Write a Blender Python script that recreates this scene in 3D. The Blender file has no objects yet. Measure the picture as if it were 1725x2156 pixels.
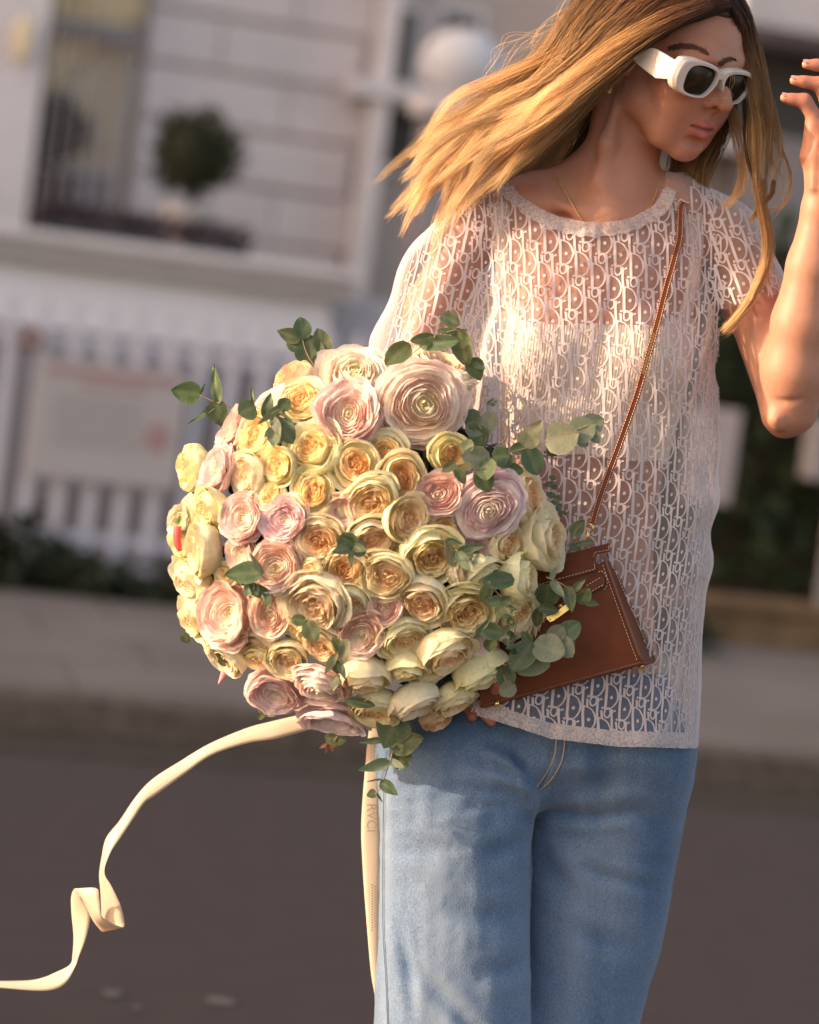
import bpy, math, random
import numpy as np
from mathutils import Vector, Matrix
from mathutils.bvhtree import BVHTree
R = math.radians
SC = bpy.context.scene
COL = SC.collection
# ------------------------------------------------------------------ camera
F = 5090.0            # focal length in the units used for measuring (frame 1725 x 2156)
D0 = 2.9              # metres to the person
S = D0 / F            # metres per unit at the person
CAMZ = 1.35
cam_data = bpy.data.cameras.new("camera")
cam = bpy.data.objects.new("camera", cam_data)
COL.objects.link(cam)
cam_data.sensor_fit = 'VERTICAL'
cam_data.sensor_height = 36.0
cam_data.lens = 85.0
cam_data.clip_start = 0.1
cam_data.clip_end = 2000
cam.matrix_world = Matrix.Translation((0, 0, CAMZ)) @ Matrix.Rotation(R(90 - 4.68), 4, 'X') @ Matrix.Rotation(R(7.4), 4, 'Z')
cam_data.dof.use_dof = True
cam_data.dof.focus_distance = D0 - 190 * S
cam_data.dof.aperture_fstop = 2.6
SC.camera = cam
CM = np.array(cam.matrix_world)
# ------------------------------------------------------------------ light
world = bpy.data.worlds.new("World")
SC.world = world
world.use_nodes = True
SUN_PX = Vector((-0.86, -0.46, 0.22)).normalized()        # right, down, towards the camera
SUN_W = (cam.matrix_world.to_3x3() @ Vector((SUN_PX.x, -SUN_PX.y, SUN_PX.z))).normalized()
elev = math.asin(SUN_W.z)
azim = math.atan2(SUN_W.x, SUN_W.y)
wn = world.node_tree
bg = wn.nodes["Background"]
sky = wn.nodes.new("ShaderNodeTexSky")
sky.sky_type = 'NISHITA'
sky.sun_disc = False
sky.sun_elevation = elev
sky.sun_rotation = azim
sky.air_density = 1.0
sky.dust_density = 3.0
sky.ozone_density = 1.0
wb = wn.nodes.new("ShaderNodeMix"); wb.data_type = 'RGBA'; wb.blend_type = 'MULTIPLY'; wb.inputs[0].default_value = 1   # warm white balance of the photograph
wb.inputs[7].default_value = (1.0, .83, .68, 1)
wn.links.new(sky.outputs[0], wb.inputs[6]); wn.links.new(wb.outputs[2], bg.inputs[0])
bg.inputs[1].default_value = 0.15
sd = bpy.data.lights.new("sun", 'SUN')
sd.energy = 2.45
sd.angle = R(0.55)
sd.color = (1.0, 0.76, 0.52)
sun = bpy.data.objects.new("sun", sd)
COL.objects.link(sun)
sun.rotation_euler = SUN_W.to_track_quat('Z', 'Y').to_euler()
SC.view_settings.view_transform = 'Standard'
SC.view_settings.look = 'None'
SC.view_settings.exposure = 1.68
SC.view_settings.gamma = 1.0
SC.view_settings.use_curve_mapping = False
SC.render.engine = 'CYCLES'
SC.cycles.use_denoising = True
SC.cycles.max_bounces = 10
SC.cycles.diffuse_bounces = 6
SC.cycles.transmission_bounces = 8
SC.cycles.transparent_max_bounces = 16

# ------------------------------------------------------------------ helpers
def W(p):
    """measured point(s) (right, down, toward camera from the person's plane) -> world metres"""
    p = np.asarray(p, float)
    Z = D0 - p[..., 2] * S
    x = (p[..., 0] - 862.5) / F * Z
    y = -(p[..., 1] - 1078.0) / F * Z
    c = np.stack([x, y, -Z], -1)
    return c @ CM[:3, :3].T + CM[:3, 3]

def tag(o, label=None, cat=None, group=None, kind=None):
    if label: o['label'] = label
    if cat: o['category'] = cat
    if group: o['group'] = group
    if kind: o['kind'] = kind
    return o

def empty(name, loc, label=None, cat=None, group=None):
    o = bpy.data.objects.new(name, None)
    COL.objects.link(o)
    o.location = loc
    o.empty_display_size = 0.05
    o['_o'] = 0
    del o['_o']
    return tag(o, label, cat, group)

def rootloc(o):
    v = Vector((0, 0, 0))
    while o is not None:
        v = v + o.location
        o = o.parent
    return np.array(v)

def mk(name, verts, faces, mat, parent=None, world=True, smooth=True, attrs=None, px=False, uvs=None):
    verts = np.asarray(verts, float).reshape(-1, 3)
    if px: verts = W(verts)
    if parent is not None and world:
        verts = verts - rootloc(parent)
    me = bpy.data.meshes.new(name)
    if isinstance(faces, np.ndarray) and faces.ndim == 2 and len(faces):
        k = faces.shape[1]
        me.vertices.add(len(verts)); me.vertices.foreach_set("co", verts.astype(np.float32).ravel())
        me.loops.add(faces.size); me.loops.foreach_set("vertex_index", faces.astype(np.int32).ravel())
        me.polygons.add(len(faces))
        me.polygons.foreach_set("loop_start", np.arange(0, faces.size, k, dtype=np.int32))
        me.polygons.foreach_set("loop_total", np.full(len(faces), k, np.int32))
        me.update(calc_edges=True)
    else:
        me.from_pydata([tuple(v) for v in verts], [], [tuple(int(i) for i in f) for f in faces])
    me.validate()
    if smooth and len(me.polygons):
        me.polygons.foreach_set("use_smooth", [True] * len(me.polygons))
    if attrs:
        for k, v in attrs.items():
            v = np.asarray(v, np.float32)
            if v.ndim == 1:
                a = me.attributes.new(k, 'FLOAT', 'POINT'); a.data.foreach_set("value", v)
            else:
                a = me.attributes.new(k, 'FLOAT_COLOR', 'POINT')
                if v.shape[1] == 3: v = np.concatenate([v, np.ones((len(v), 1), np.float32)], 1)
                a.data.foreach_set("color", v.ravel())
    if mat is not None: me.materials.append(mat)
    o = bpy.data.objects.new(name, me)
    COL.objects.link(o)
    if parent is not None: o.parent = parent
    return o

class MB:
    """collects shapes into one mesh"""
    def __init__(s): s.v = []; s.f = []
    def add(s, v, f):
        n = sum(len(a) for a in s.v) if s.v else 0
        s.v.append(np.asarray(v, float).reshape(-1, 3)); s.f += [tuple(int(i) + n for i in q) for q in f]
        return s
    def box(s, o, ax, ay, az):
        o, ax, ay, az = [np.asarray(a, float) for a in (o, ax, ay, az)]
        v = [o, o + ax, o + ax + ay, o + ay, o + az, o + ax + az, o + ax + ay + az, o + ay + az]
        return s.add(v, [(0, 3, 2, 1), (4, 5, 6, 7), (0, 1, 5, 4), (1, 2, 6, 5), (2, 3, 7, 6), (3, 0, 4, 7)])
    def build(s, name, mat, parent=None, smooth=False, bevel=0, **k):
        o = mk(name, np.concatenate(s.v), s.f, mat, parent, smooth=smooth, **k)
        if bevel:
            m = o.modifiers.new("bevel", 'BEVEL'); m.width = bevel; m.segments = 2; m.limit_method = 'ANGLE'
        return o

def tube(pts, rad, n=8, closed=False, cap=True):
    pts = np.asarray(pts, float); m = len(pts)
    rad = np.broadcast_to(np.asarray(rad, float), (m,))
    t = np.gradient(pts, axis=0)
    if closed:
        t = np.roll(pts, -1, 0) - np.roll(pts, 1, 0)
    t /= np.linalg.norm(t, axis=1)[:, None] + 1e-9
    a = np.array([0, 0, 1.0]) if abs(t[0, 2]) < .9 else np.array([1.0, 0, 0])
    V = []
    for i in range(m):
        a = a - t[i] * (a @ t[i]); a /= np.linalg.norm(a) + 1e-9
        b = np.cross(t[i], a)
        for k in range(n):
            an = 2 * math.pi * k / n
            V.append(pts[i] + rad[i] * (math.cos(an) * a + math.sin(an) * b))
    Fs = []
    for i in range(m if closed else m - 1):
        for k in range(n):
            j = (i + 1) % m
            Fs.append((i * n + k, i * n + (k + 1) % n, j * n + (k + 1) % n, j * n + k))
    if cap and not closed:
        Fs.append(tuple(range(n - 1, -1, -1))); Fs.append(tuple((m - 1) * n + k for k in range(n)))
    return V, Fs

def spline(pts, n):
    """Catmull-Rom through pts (m x d), n samples"""
    p = np.asarray(pts, float)
    m = len(p)
    P = np.concatenate([[2 * p[0] - p[1]], p, [2 * p[-1] - p[-2]]])
    t = np.linspace(0, m - 1 - 1e-6, n); i = t.astype(int); f = (t - i)[:, None]
    a, b, c, d = P[i], P[i + 1], P[i + 2], P[i + 3]
    return .5 * (2 * b + (c - a) * f + (2 * a - 5 * b + 4 * c - d) * f ** 2 + (3 * b - a - 3 * c + d) * f ** 3)

# ------------------------------------------------------------------ implicit surfaces on a rectilinear grid
def smin(a, b, k):
    h = np.clip(.5 + .5 * (b - a) / k, 0, 1)
    return b * (1 - h) + a * h - k * h * (1 - h)

class Field:
    BIG = 60.0
    def __init__(s, xs, ys, zs):
        s.xs, s.ys, s.zs = [np.asarray(a, np.float32) for a in (xs, ys, zs)]
        s.F = np.full((len(xs), len(ys), len(zs)), s.BIG, np.float32)
    def sl(s, lo, hi, pad):
        r = []
        for a, l, h in zip((s.xs, s.ys, s.zs), lo, hi):
            i0 = max(0, np.searchsorted(a, l - pad) - 1); i1 = min(len(a), np.searchsorted(a, h + pad) + 1)
            if i1 <= i0: return None
            r.append(slice(i0, i1))
        return tuple(r)
    def coords(s, sl):
        return s.xs[sl[0]][:, None, None], s.ys[sl[1]][None, :, None], s.zs[sl[2]][None, None, :]
    def put(s, fn, lo, hi, k=10.0, op='add', pad=55):
        sl = s.sl(lo, hi, pad)
        if sl is None: return
        d = fn(*s.coords(sl)).astype(np.float32)
        if op == 'add': s.F[sl] = smin(s.F[sl], np.minimum(d, s.BIG), k)
        else: s.F[sl] = -smin(-s.F[sl], d, k)         # subtract
    def cone(s, pts, rad, k=10.0, op='add', sq=(1, 1, 1)):
        """chain of round cones"""
        pts = [np.asarray(p, float) for p in pts]
        for (a, b, ra, rb) in zip(pts[:-1], pts[1:], rad[:-1], rad[1:]):
            def fn(x, y, z, a=a, b=b, ra=ra, rb=rb):
                d = b - a; L = d @ d + 1e-9
                t = np.clip(((x - a[0]) * d[0] + (y - a[1]) * d[1] + (z - a[2]) * d[2]) / L, 0, 1)
                return np.sqrt(((x - a[0] - t * d[0]) * sq[0]) ** 2 + ((y - a[1] - t * d[1]) * sq[1]) ** 2 + ((z - a[2] - t * d[2]) * sq[2]) ** 2) - (ra + t * (rb - ra))
            m = max(ra, rb) / min(sq)
            s.put(fn, np.minimum(a, b) - m, np.maximum(a, b) + m, k, op)
    def ell(s, c, r, k=10.0, op='add', M=None):
        """ellipsoid; M columns = axes (local->space)"""
        c = np.asarray(c, float); r = np.asarray(r, float)
        A = np.eye(3) if M is None else np.asarray(M)
        def fn(x, y, z):
            q = []
            for j in range(3):
                q.append(((x - c[0]) * A[0, j] + (y - c[1]) * A[1, j] + (z - c[2]) * A[2, j]) / r[j])
            k0 = np.sqrt(q[0] ** 2 + q[1] ** 2 + q[2] ** 2)
            k1 = np.sqrt((q[0] / r[0]) ** 2 + (q[1] / r[1]) ** 2 + (q[2] / r[2]) ** 2) + 1e-6
            return k0 * (k0 - 1) / k1
        m = np.abs(A) @ r
        s.put(fn, c - m, c + m, k, op)
    def loft(s, rows, k=10.0, expo=2.0, op='add'):
        """rows: (v, cu, a, cw, b); stacked super-ellipses along v"""
        rows = np.array(rows, float)
        v = rows[:, 0]
        def fn(x, y, z):
            yy = np.clip(y, v[0], v[-1])
            cu, a, cw, b = [np.interp(yy, v, rows[:, i]) for i in (1, 2, 3, 4)]
            q = (np.abs((x - cu) / a) ** expo + np.abs((z - cw) / b) ** expo) ** (1 / expo)
            d = (q - 1) * np.minimum(a, b)
            dy = np.maximum(v[0] - y, y - v[-1])
            return np.where(dy > 0, np.sqrt(np.maximum(d, 0) ** 2 + dy ** 2), np.maximum(d, dy))
        s.put(fn, (min(rows[:, 1] - rows[:, 2]), v[0], min(rows[:, 3] - rows[:, 4])), (max(rows[:, 1] + rows[:, 2]), v[-1], max(rows[:, 3] + rows[:, 4])), k, op)
    def mesh(s):
        Fv = s.F; X, Y, Z = [n - 1 for n in Fv.shape]
        ins = Fv < 0
        cnt = np.zeros((X, Y, Z), np.int8)
        for i in (0, 1):
            for j in (0, 1):
                for k in (0, 1):
                    cnt += ins[i:i + X, j:j + Y, k:k + Z]
        act = (cnt > 0) & (cnt < 8)
        I, J, K = np.nonzero(act)
        idx = np.full(act.shape, -1, np.int64); idx[I, J, K] = np.arange(len(I))
        acc = np.zeros((len(I), 3)); n = np.zeros(len(I))
        cr = [(i, j, k) for i in (0, 1) for j in (0, 1) for k in (0, 1)]
        for a in cr:
            for ax in range(3):
                if a[ax] == 1: continue
                b = list(a); b[ax] = 1
                fa = Fv[I + a[0], J + a[1], K + a[2]]; fb = Fv[I + b[0], J + b[1], K + b[2]]
                m = (fa < 0) != (fb < 0)
                t = np.where(m, fa / (fa - fb + 1e-12), 0)
                p = np.stack([np.full(len(I), float(a[0])), np.full(len(I), float(a[1])), np.full(len(I), float(a[2]))], 1)
                p[:, ax] += t
                acc += p * m[:, None]; n += m
        acc /= n[:, None]
        gi = np.stack([I, J, K], 1) + acc
        V = np.stack([np.interp(gi[:, 0], np.arange(len(s.xs)), s.xs), np.interp(gi[:, 1], np.arange(len(s.ys)), s.ys), np.interp(gi[:, 2], np.arange(len(s.zs)), s.zs)], 1)
        faces = []
        for ax in range(3):
            o1, o2 = [(1, 2), (2, 0), (0, 1)][ax]
            A = ins; sl0 = [slice(None)] * 3; sl1 = [slice(None)] * 3
            sl0[ax] = slice(0, -1); sl1[ax] = slice(1, None)
            for q in (o1, o2):
                sl0[q] = slice(1, -1); sl1[q] = slice(1, -1)
            a = A[tuple(sl0)]; b = A[tuple(sl1)]
            P = np.argwhere(a != b)
            if not len(P): continue
            off = np.zeros(3, int); off[o1] = 1; off[o2] = 1
            P0 = P + off
            sgn = a[P[:, 0], P[:, 1], P[:, 2]]
            def cell(d1, d2):
                q = P0.copy(); q[:, o1] += d1; q[:, o2] += d2
                return idx[q[:, 0], q[:, 1], q[:, 2]]
            quad = np.stack([cell(-1, -1), cell(0, -1), cell(0, 0), cell(-1, 0)], 1)
            # measured space is left-handed (v is down, w towards the camera) so keep inside-out order right in the world
            quad = np.where(sgn[:, None], quad, quad[:, ::-1])
            faces.append(quad)
        Q = np.concatenate(faces)
        Q = Q[(Q >= 0).all(1)]
        return V, Q[:, ::-1]

def relax(V, Q, it=2, lam=.5):
    """Laplacian smoothing of a quad mesh"""
    n = len(V)
    e = np.concatenate([Q[:, [0, 1]], Q[:, [1, 2]], Q[:, [2, 3]], Q[:, [3, 0]]])
    e = np.concatenate([e, e[:, ::-1]])
    deg = np.bincount(e[:, 0], minlength=n).astype(float); deg[deg == 0] = 1
    for _ in range(it):
        s_ = np.stack([np.bincount(e[:, 0], weights=V[e[:, 1], c], minlength=n) for c in range(3)], 1) / deg[:, None]
        V = V + lam * (s_ - V)
    return V

def keep_faces(V, Q, mask):
    """drop the faces whose vertices are not all in mask, and unused vertices"""
    Q = Q[mask[Q].all(1)]
    used = np.zeros(len(V), bool); used[Q.ravel()] = True
    m = np.cumsum(used) - 1
    return V[used], m[Q], used

def vnoise(p, seed=0):
    """smooth value noise, vectorised, p (n,3)"""
    p = np.asarray(p, float); i = np.floor(p).astype(np.int64); f = p - i
    f = f * f * (3 - 2 * f)
    def h(a, b, c):
        n = (a * 374761393 + b * 668265263 + c * 2147483647 + seed * 974634777) & 0x7fffffff
        n = (n ^ (n >> 13)) * 1274126177 & 0x7fffffff
        n = n ^ (n >> 16)
        return (n & 0xffff) / 65535.0 * 2 - 1
    r = 0
    for a in (0, 1):
        for b in (0, 1):
            for c in (0, 1):
                w = (f[..., 0] if a else 1 - f[..., 0]) * (f[..., 1] if b else 1 - f[..., 1]) * (f[..., 2] if c else 1 - f[..., 2])
                r = r + w * h(i[..., 0] + a, i[..., 1] + b, i[..., 2] + c)
    return r

# ------------------------------------------------------------------ materials
def mat(name, color=(.5, .5, .5), rough=.6, spec=.5, metal=0, **k):
    m = bpy.data.materials.new(name); m.use_nodes = True
    b = m.node_tree.nodes["Principled BSDF"]
    b.inputs["Base Color"].default_value = (*color, 1)
    b.inputs["Roughness"].default_value = rough
    b.inputs["Specular IOR Level"].default_value = spec
    b.inputs["Metallic"].default_value = metal
    for kk, v in k.items():
        b.inputs[kk.replace("_", " ")].default_value = v
    return m
def N(m, t, **k):
    n = m.node_tree.nodes.new("ShaderNode" + t)
    for kk, v in k.items(): setattr(n, kk, v)
    return n
def LK(m, a, b): m.node_tree.links.new(a, b)
def PB(m): return m.node_tree.nodes["Principled BSDF"]
def ramp(m, fac, stops):
    r = N(m, "ValToRGB")
    while len(r.color_ramp.elements) < len(stops): r.color_ramp.elements.new(.5)
    for e, (p, c) in zip(r.color_ramp.elements, stops):
        e.position = p; e.color = (*c, 1) if len(c) == 3 else c
    LK(m, fac, r.inputs[0]); return r
def noise(m, scale, detail=3, rough=.5, vec=None, dist=0):
    n = N(m, "TexNoise"); n.inputs["Scale"].default_value = scale; n.inputs["Detail"].default_value = detail
    n.inputs["Roughness"].default_value = rough; n.inputs["Distortion"].default_value = dist
    if vec is None:
        tc = N(m, "TexCoord"); vec = tc.outputs["Object"]
    LK(m, vec, n.inputs["Vector"]); return n
def bump(m, h, strength=.3, dist=.001):
    b = N(m, "Bump"); b.inputs["Strength"].default_value = strength; b.inputs["Distance"].default_value = dist
    LK(m, h, b.inputs["Height"]); LK(m, b.outputs[0], PB(m).inputs["Normal"]); return b
def mixc(m, fac, a, b, mode='MIX'):
    n = N(m, "Mix", data_type='RGBA', blend_type=mode)
    for sck, v in ((0, fac), (6, a), (7, b)):
        if hasattr(v, 'links'): LK(m, v, n.inputs[sck])
        elif isinstance(v, (int, float)): n.inputs[sck].default_value = v
        else: n.inputs[sck].default_value = (*v, 1)
    return n.outputs[2]
def attr(m, name):
    a = N(m, "Attribute"); a.attribute_name = name; return a
def noisy(name, c1, c2, scale, rough=.8, bs=0, detail=4, bd=.002, **k):
    m = mat(name, c1, rough, **k)
    n = noise(m, scale, detail)
    r = ramp(m, n.outputs[0], [(.35, c1), (.65, c2)])
    LK(m, r.outputs[0], PB(m).inputs["Base Color"])
    if bs: bump(m, n.outputs[0], bs, bd)
    return m
# ================================================================== STREET AND BUILDINGS
TH = R(15)
DV = np.array([math.cos(TH), math.sin(TH), 0.]); NV = np.array([-math.sin(TH), math.cos(TH), 0.]); UP = np.array([0, 0, 1.])
O0 = np.array([0, 7.4, 0.])
def L(s, t, z): return O0 + s * DV + t * NV + z * UP
def Q(u, v, t):
    """where the sight line of a measured point meets the upright plane t behind the kerb: (s, z)"""
    d = CM[:3, :3] @ np.array([(u - 862.5) / F, -(v - 1078.) / F, -1.]); c = CM[:3, 3]
    k = ((O0 + t * NV - c) @ NV) / (d @ NV); p = c + d * k
    return float((p - O0) @ DV), float(p[2])
def lbox(mb, s0, s1, t0, t1, z0, z1):
    return mb.box(L(s0, t0, z0), (s1 - s0) * DV, (t1 - t0) * NV, (z1 - z0) * UP)

m_asph = noisy("asphalt", (.045, .031, .0285), (.053, .037, .034), 9, .9, .25, 6)
_n = noise(m_asph, 260, 2); _r = ramp(m_asph, _n.outputs[0], [(.3, (.55, .55, .55)), (.72, (1.5, 1.45, 1.4))])
LK(m_asph, mixc(m_asph, 1.0, [n for n in m_asph.node_tree.nodes if n.type == 'VALTORGB'][0].outputs[0], _r.outputs[0], 'MULTIPLY'), PB(m_asph).inputs["Base Color"])
m_pave = noisy("pavement_slabs", (.145, .118, .105), (.185, .153, .136), 1.6, .9, .1)
m_kerb = noisy("kerb_granite", (.075, .055, .045), (.12, .09, .075), 20, .85)
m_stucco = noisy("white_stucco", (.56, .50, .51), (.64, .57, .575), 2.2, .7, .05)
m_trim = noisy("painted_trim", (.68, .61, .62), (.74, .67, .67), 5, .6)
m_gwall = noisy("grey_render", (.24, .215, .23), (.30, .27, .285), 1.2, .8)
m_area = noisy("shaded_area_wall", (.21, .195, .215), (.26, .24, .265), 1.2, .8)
m_dark = mat("dark_panes_and_shade", (.045, .038, .036), .5)
m_glass = mat("window_glass", (.06, .065, .06), .08, .8)
m_curt = noisy("cream_curtain", (.74, .57, .36), (.86, .70, .46), 6, .8)
m_shade_band = noisy("grey_shade_band", (.42, .37, .36), (.48, .42, .41), 3, .8)  # shade under the coping put into a grey colour
m_iron = mat("dark_iron", (.03, .025, .03), .5)
m_brown = noisy("brown_stone", (.12, .07, .035), (.2, .12, .06), 7, .9)
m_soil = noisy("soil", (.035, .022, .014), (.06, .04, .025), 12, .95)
m_terra = noisy("stone_pot", (.36, .31, .29), (.44, .38, .36), 9, .8)

# ground, road, pavement, kerb
g = MB().add([(-300, -300, -.03), (300, -300, -.03), (300, 300, -.03), (-300, 300, -.03)], [(0, 1, 2, 3)])
tag(g.build("ground", m_pave), kind='structure')
mb = MB(); a = [L(-60, -14, 0), L(60, -14, 0), L(60, -.15, 0), L(-60, -.15, 0)]
mb.add(a, [(0, 1, 2, 3)]); tag(mb.build("road", m_asph), kind='structure')
mb = lbox(MB(), -60, 60, -.15, 0, -.02, .11); tag(mb.build("kerb", m_kerb, bevel=.015), kind='structure')
mb = lbox(MB(), -60, 60, -.5, -.155, -.02, .004); tag(mb.build("gutter", noisy("gutter_dirt", (.028, .019, .013), (.045, .032, .022), 12, .95)), kind='structure')
mb = MB()
# pavement slabs with recessed joints (one sheet of real slabs)
rr = random.Random(4)
x = -9.0
while x < 9:
    wdt = .62
    for r_ in range(7):
        t0 = .02 + r_ * .52 ; 
        dz = rr.uniform(-.002, .003)
        off = .31 if r_ % 2 else 0
        lbox(mb, x + off, x + off + wdt - .012, t0, t0 + .508, .04, .105 + dz)
    x += wdt
lbox(mb, -60, -9.02, .02, 3.7, .04, .105); lbox(mb, 9.7, 60, .02, 3.7, .04, .105); lbox(mb, -9.0, 9.7, .01, 3.72, .0, .094)
tag(mb.build("pavement", m_pave), kind='structure')
m_gum = mat("old_gum", (.13, .11, .105), .9)
for (u, v, r_) in ((465, 2112, .030), (237, 2095, .022), (290, 2125, .012)):
    d = CM[:3, :3] @ np.array([(u - 862.5) / F, -(v - 1078.) / F, -1.]); p = CM[:3, 3] + d * (-(CAMZ) / d[2])
    a = np.linspace(0, 2 * math.pi, 10)[:-1]
    vv = [p + np.array([math.cos(t) * r_ * rr.uniform(.7, 1.2), math.sin(t) * r_ * rr.uniform(.7, 1.2), .004]) for t in a]
    o = mk("chewing_gum", vv + [p + np.array([0, 0, .007])], [(i, (i + 1) % 9, 9) for i in range(9)], m_gum)
    tag(o, {465: "largest pale round gum spot on the road below the ribbon", 237: "middle sized pale gum spot on the road near the left", 290: "tiny faint gum speck on the road between two larger spots"}[u], "gum spot")

# front railing of flat white pickets on the garden edge
TR = 2.35
m_rail = noisy("railing_paint", (.55, .52, .58), (.62, .58, .64), 6, .5)
s0, _ = Q(-80, 900, TR); s1, _ = Q(905, 900, TR)
fence = empty("picket_railing", tuple(L(s0, TR, 0)), "white upright picket railing along the pavement on the left, behind the bouquet", "railing")
ztop = Q(400, 655, TR)[1]
proto = None
x = s0; i = 0
while x < s1:
    if proto is None:
        b = MB(); w_ = .042
        lo = L(x, TR, .1)
        b.box(lo, w_ * DV, .022 * NV, (ztop - .14) * UP)
        n_ = lo + (ztop - .14) * UP
        b.add([n_, n_ + w_ * DV, n_ + w_ * DV + .022 * NV, n_ + .022 * NV, n_ + w_ / 2 * DV + .04 * UP, n_ + w_ / 2 * DV + .022 * NV + .04 * UP], [(0, 1, 4), (1, 2, 5, 4), (2, 3, 5), (3, 0, 4, 5)])
        proto = b.build("picket", m_rail, fence)
    else:
        c = proto.copy(); COL.objects.link(c); c.parent = fence; c.location = Vector(tuple((x - s0) * DV))
    x += .126; i += 1
for z in (.28, ztop - .2):
    lbox(MB(), s0, s1, TR + .024, TR + .055, z, z + .045).build("rail", m_rail, fence)
# low wall behind the railing
wl = empty("garden_wall", tuple(L(s0, 3.0, 0)), "grey rendered area wall standing just behind the white railing", "wall")
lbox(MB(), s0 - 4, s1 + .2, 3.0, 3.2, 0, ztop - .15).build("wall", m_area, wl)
lbox(MB(), s0 - 4, s1 + .2, TR - .02, TR + .3, .0, .16).build("plinth", m_gwall, wl)

# planting along the foot of the railing
def leafmass(name, centers, n, size, m, parent=None, seed=1, flat=.6):
    g_ = np.random.RandomState(seed)
    V = []; Fc = []
    for (c, r3, k) in centers:
        c = np.array(c); r3 = np.array(r3)
        d = g_.normal(size=(k, 3)); d /= np.linalg.norm(d, axis=1)[:, None]
        rad = g_.uniform(.45, 1.0, (k, 1)) ** .5 * (1 + .18 * np.sin(d[:, :1] * 7 + d[:, 1:2] * 5))
        p = c + d * rad * r3
        for q in p:
            a = g_.normal(size=3); a /= np.linalg.norm(a); b = np.cross(a, g_.normal(size=3)); b /= np.linalg.norm(b) + 1e-9
            s_ = size * g_.uniform(.6, 1.3); i0 = len(V)
            V += [q - a * s_, q - b * s_ * flat, q + a * s_, q + b * s_ * flat]; Fc.append((i0, i0 + 1, i0 + 2, i0 + 3))
    return mk(name, V, np.array(Fc), m, parent, smooth=False)
def leafmat(name, c1, c2, tr=.3):
    m = mat(name, c1, .55)
    n = noise(m, 14, 2); r = ramp(m, n.outputs[0], [(.35, c1), (.65, c2)])
    LK(m, r.outputs[0], PB(m).inputs["Base Color"])
    t = N(m, "BsdfTranslucent"); mx = N(m, "MixShader"); mx.inputs[0].default_value = tr
    LK(m, r.outputs[0], t.inputs[0]); LK(m, PB(m).outputs[0], mx.inputs[1]); LK(m, t.outputs[0], mx.inputs[2])
    LK(m, mx.outputs[0], m.node_tree.nodes["Material Output"].inputs[0]); return m
m_bed = leafmat("bed_leaves", (.018, .024, .009), (.038, .045, .018), .2)
m_top = leafmat("topiary_leaves", (.022, .028, .008), (.045, .045, .012), .15)
m_hedge = leafmat("hedge_leaves", (.02, .035, .012), (.05, .075, .022), .25)
cs = []
x = s0
while x < s1 + 1.2:
    h = .12 + .05 * math.sin(x * 5) + rr.uniform(-.04, .06)
    cs.append((L(x, TR - .16, .1 + h * .6), (.15, .14, h), 190)); x += .15
tag(leafmass("ground_cover", cs, 0, .035, m_bed, seed=3), "low dark green planting growing along the foot of the white railing", "plants", kind='stuff')

# sign board on the railing
a0 = Q(78, 748, TR - .05); a1 = Q(392, 1018, TR - .05)
sg = empty("sign_board", tuple(L(a0[0], TR - .05, a1[1])), "pale notice board with a red heading tied to the white railing", "sign")
m_board = mat("board", (.42, .375, .375), .5); m_red = mat("sign_red", (.37, .22, .225), .5); m_gr = mat("sign_grey", (.34, .31, .31), .5)
zb, zt = Q(235, 1018, TR - .05)[1], Q(235, 765, TR - .05)[1]
sL, sR = Q(70, 890, TR - .05)[0], Q(385, 890, TR - .05)[0]
lbox(MB(), sL, sR, TR - .055, TR - .04, zb, zt).build("board", m_board, sg, bevel=.003)
b = MB(); wS = sR - sL; hS = zt - zb
for (x0, x1, z0, z1) in ((.06, .94, .86, .93), (.28, .72, .78, .82)):
    lbox(b, sL + wS * x0, sL + wS * x1, TR - .0575, TR - .0555, zb + hS * z0, zb + hS * z1)
a = np.linspace(0, 2 * math.pi, 25)[:-1]; cx, cz = sL + wS * .84, zb + hS * .42
b.add([L(cx + .05 * math.cos(t), TR - .0575, cz + .06 * math.sin(t)) for t in a], [tuple(range(24))])
b.build("red_print", m_red, sg)
b = MB()
for j in range(6):
    x = .12
    while x < .7:
        w_ = rr.uniform(.02, .07); lbox(b, sL + wS * x, sL + wS * (x + w_), TR - .0575, TR - .0555, zb + hS * (.66 - j * .075), zb + hS * (.70 - j * .075)); x += w_ + .015
b.build("grey_print", m_gr, sg)
# brown dried wreath hung on a picket
c = Q(67, 716, TR - .06); p = L(c[0], TR - .05, c[1])
pts = [p + .035 * math.cos(t) * DV + .035 * math.sin(t) * UP for t in np.linspace(0, 2 * math.pi, 17)[:-1]]
o = mk("small_wreath", *tube(pts, [.013 + .004 * math.sin(i * 3) for i in range(16)], 7, closed=True), noisy("rust", (.16, .06, .03), (.26, .11, .06), 60, .9))
tag(o, "small rusty brown ring hanging on the white railing above the notice board", "ornament")

# porch wall with projecting coping (white slab that ends left of the person)
TP = 4.9
za = Q(350, 560, TP)[1]
pl = Q(-250, 560, TP)[0]; pr = Q(752, 600, TP)[0]
pw = empty("porch_wall", tuple(L(pl, TP, 0)), "white stucco terrace wall with a projecting coping behind the railing", "wall")
zc1 = Q(380, 478 + 47, TP)[1]; zc0 = Q(380, 512 + 47, TP)[1]
lbox(MB(), pl, pr - .12, TP, TP + 1.6, 0, zc0 - .072).build("wall", noisy("bright_stucco", (.80, .76, .80), (.86, .82, .86), 2.2, .7, .05), pw)
zm = zc0 + (zc1 - zc0) * .35
lbox(MB(), pl, pr, TP - .14, TP + 1.7, zm, zc1).build("coping", m_trim, pw, bevel=.01)
lbox(MB(), pl, pr - .03, TP - .10, TP + 1.6, zc0 - .07, zm - .002).build("shade_band", m_shade_band, pw)  # band coloured grey for the shade below the coping slab
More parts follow.
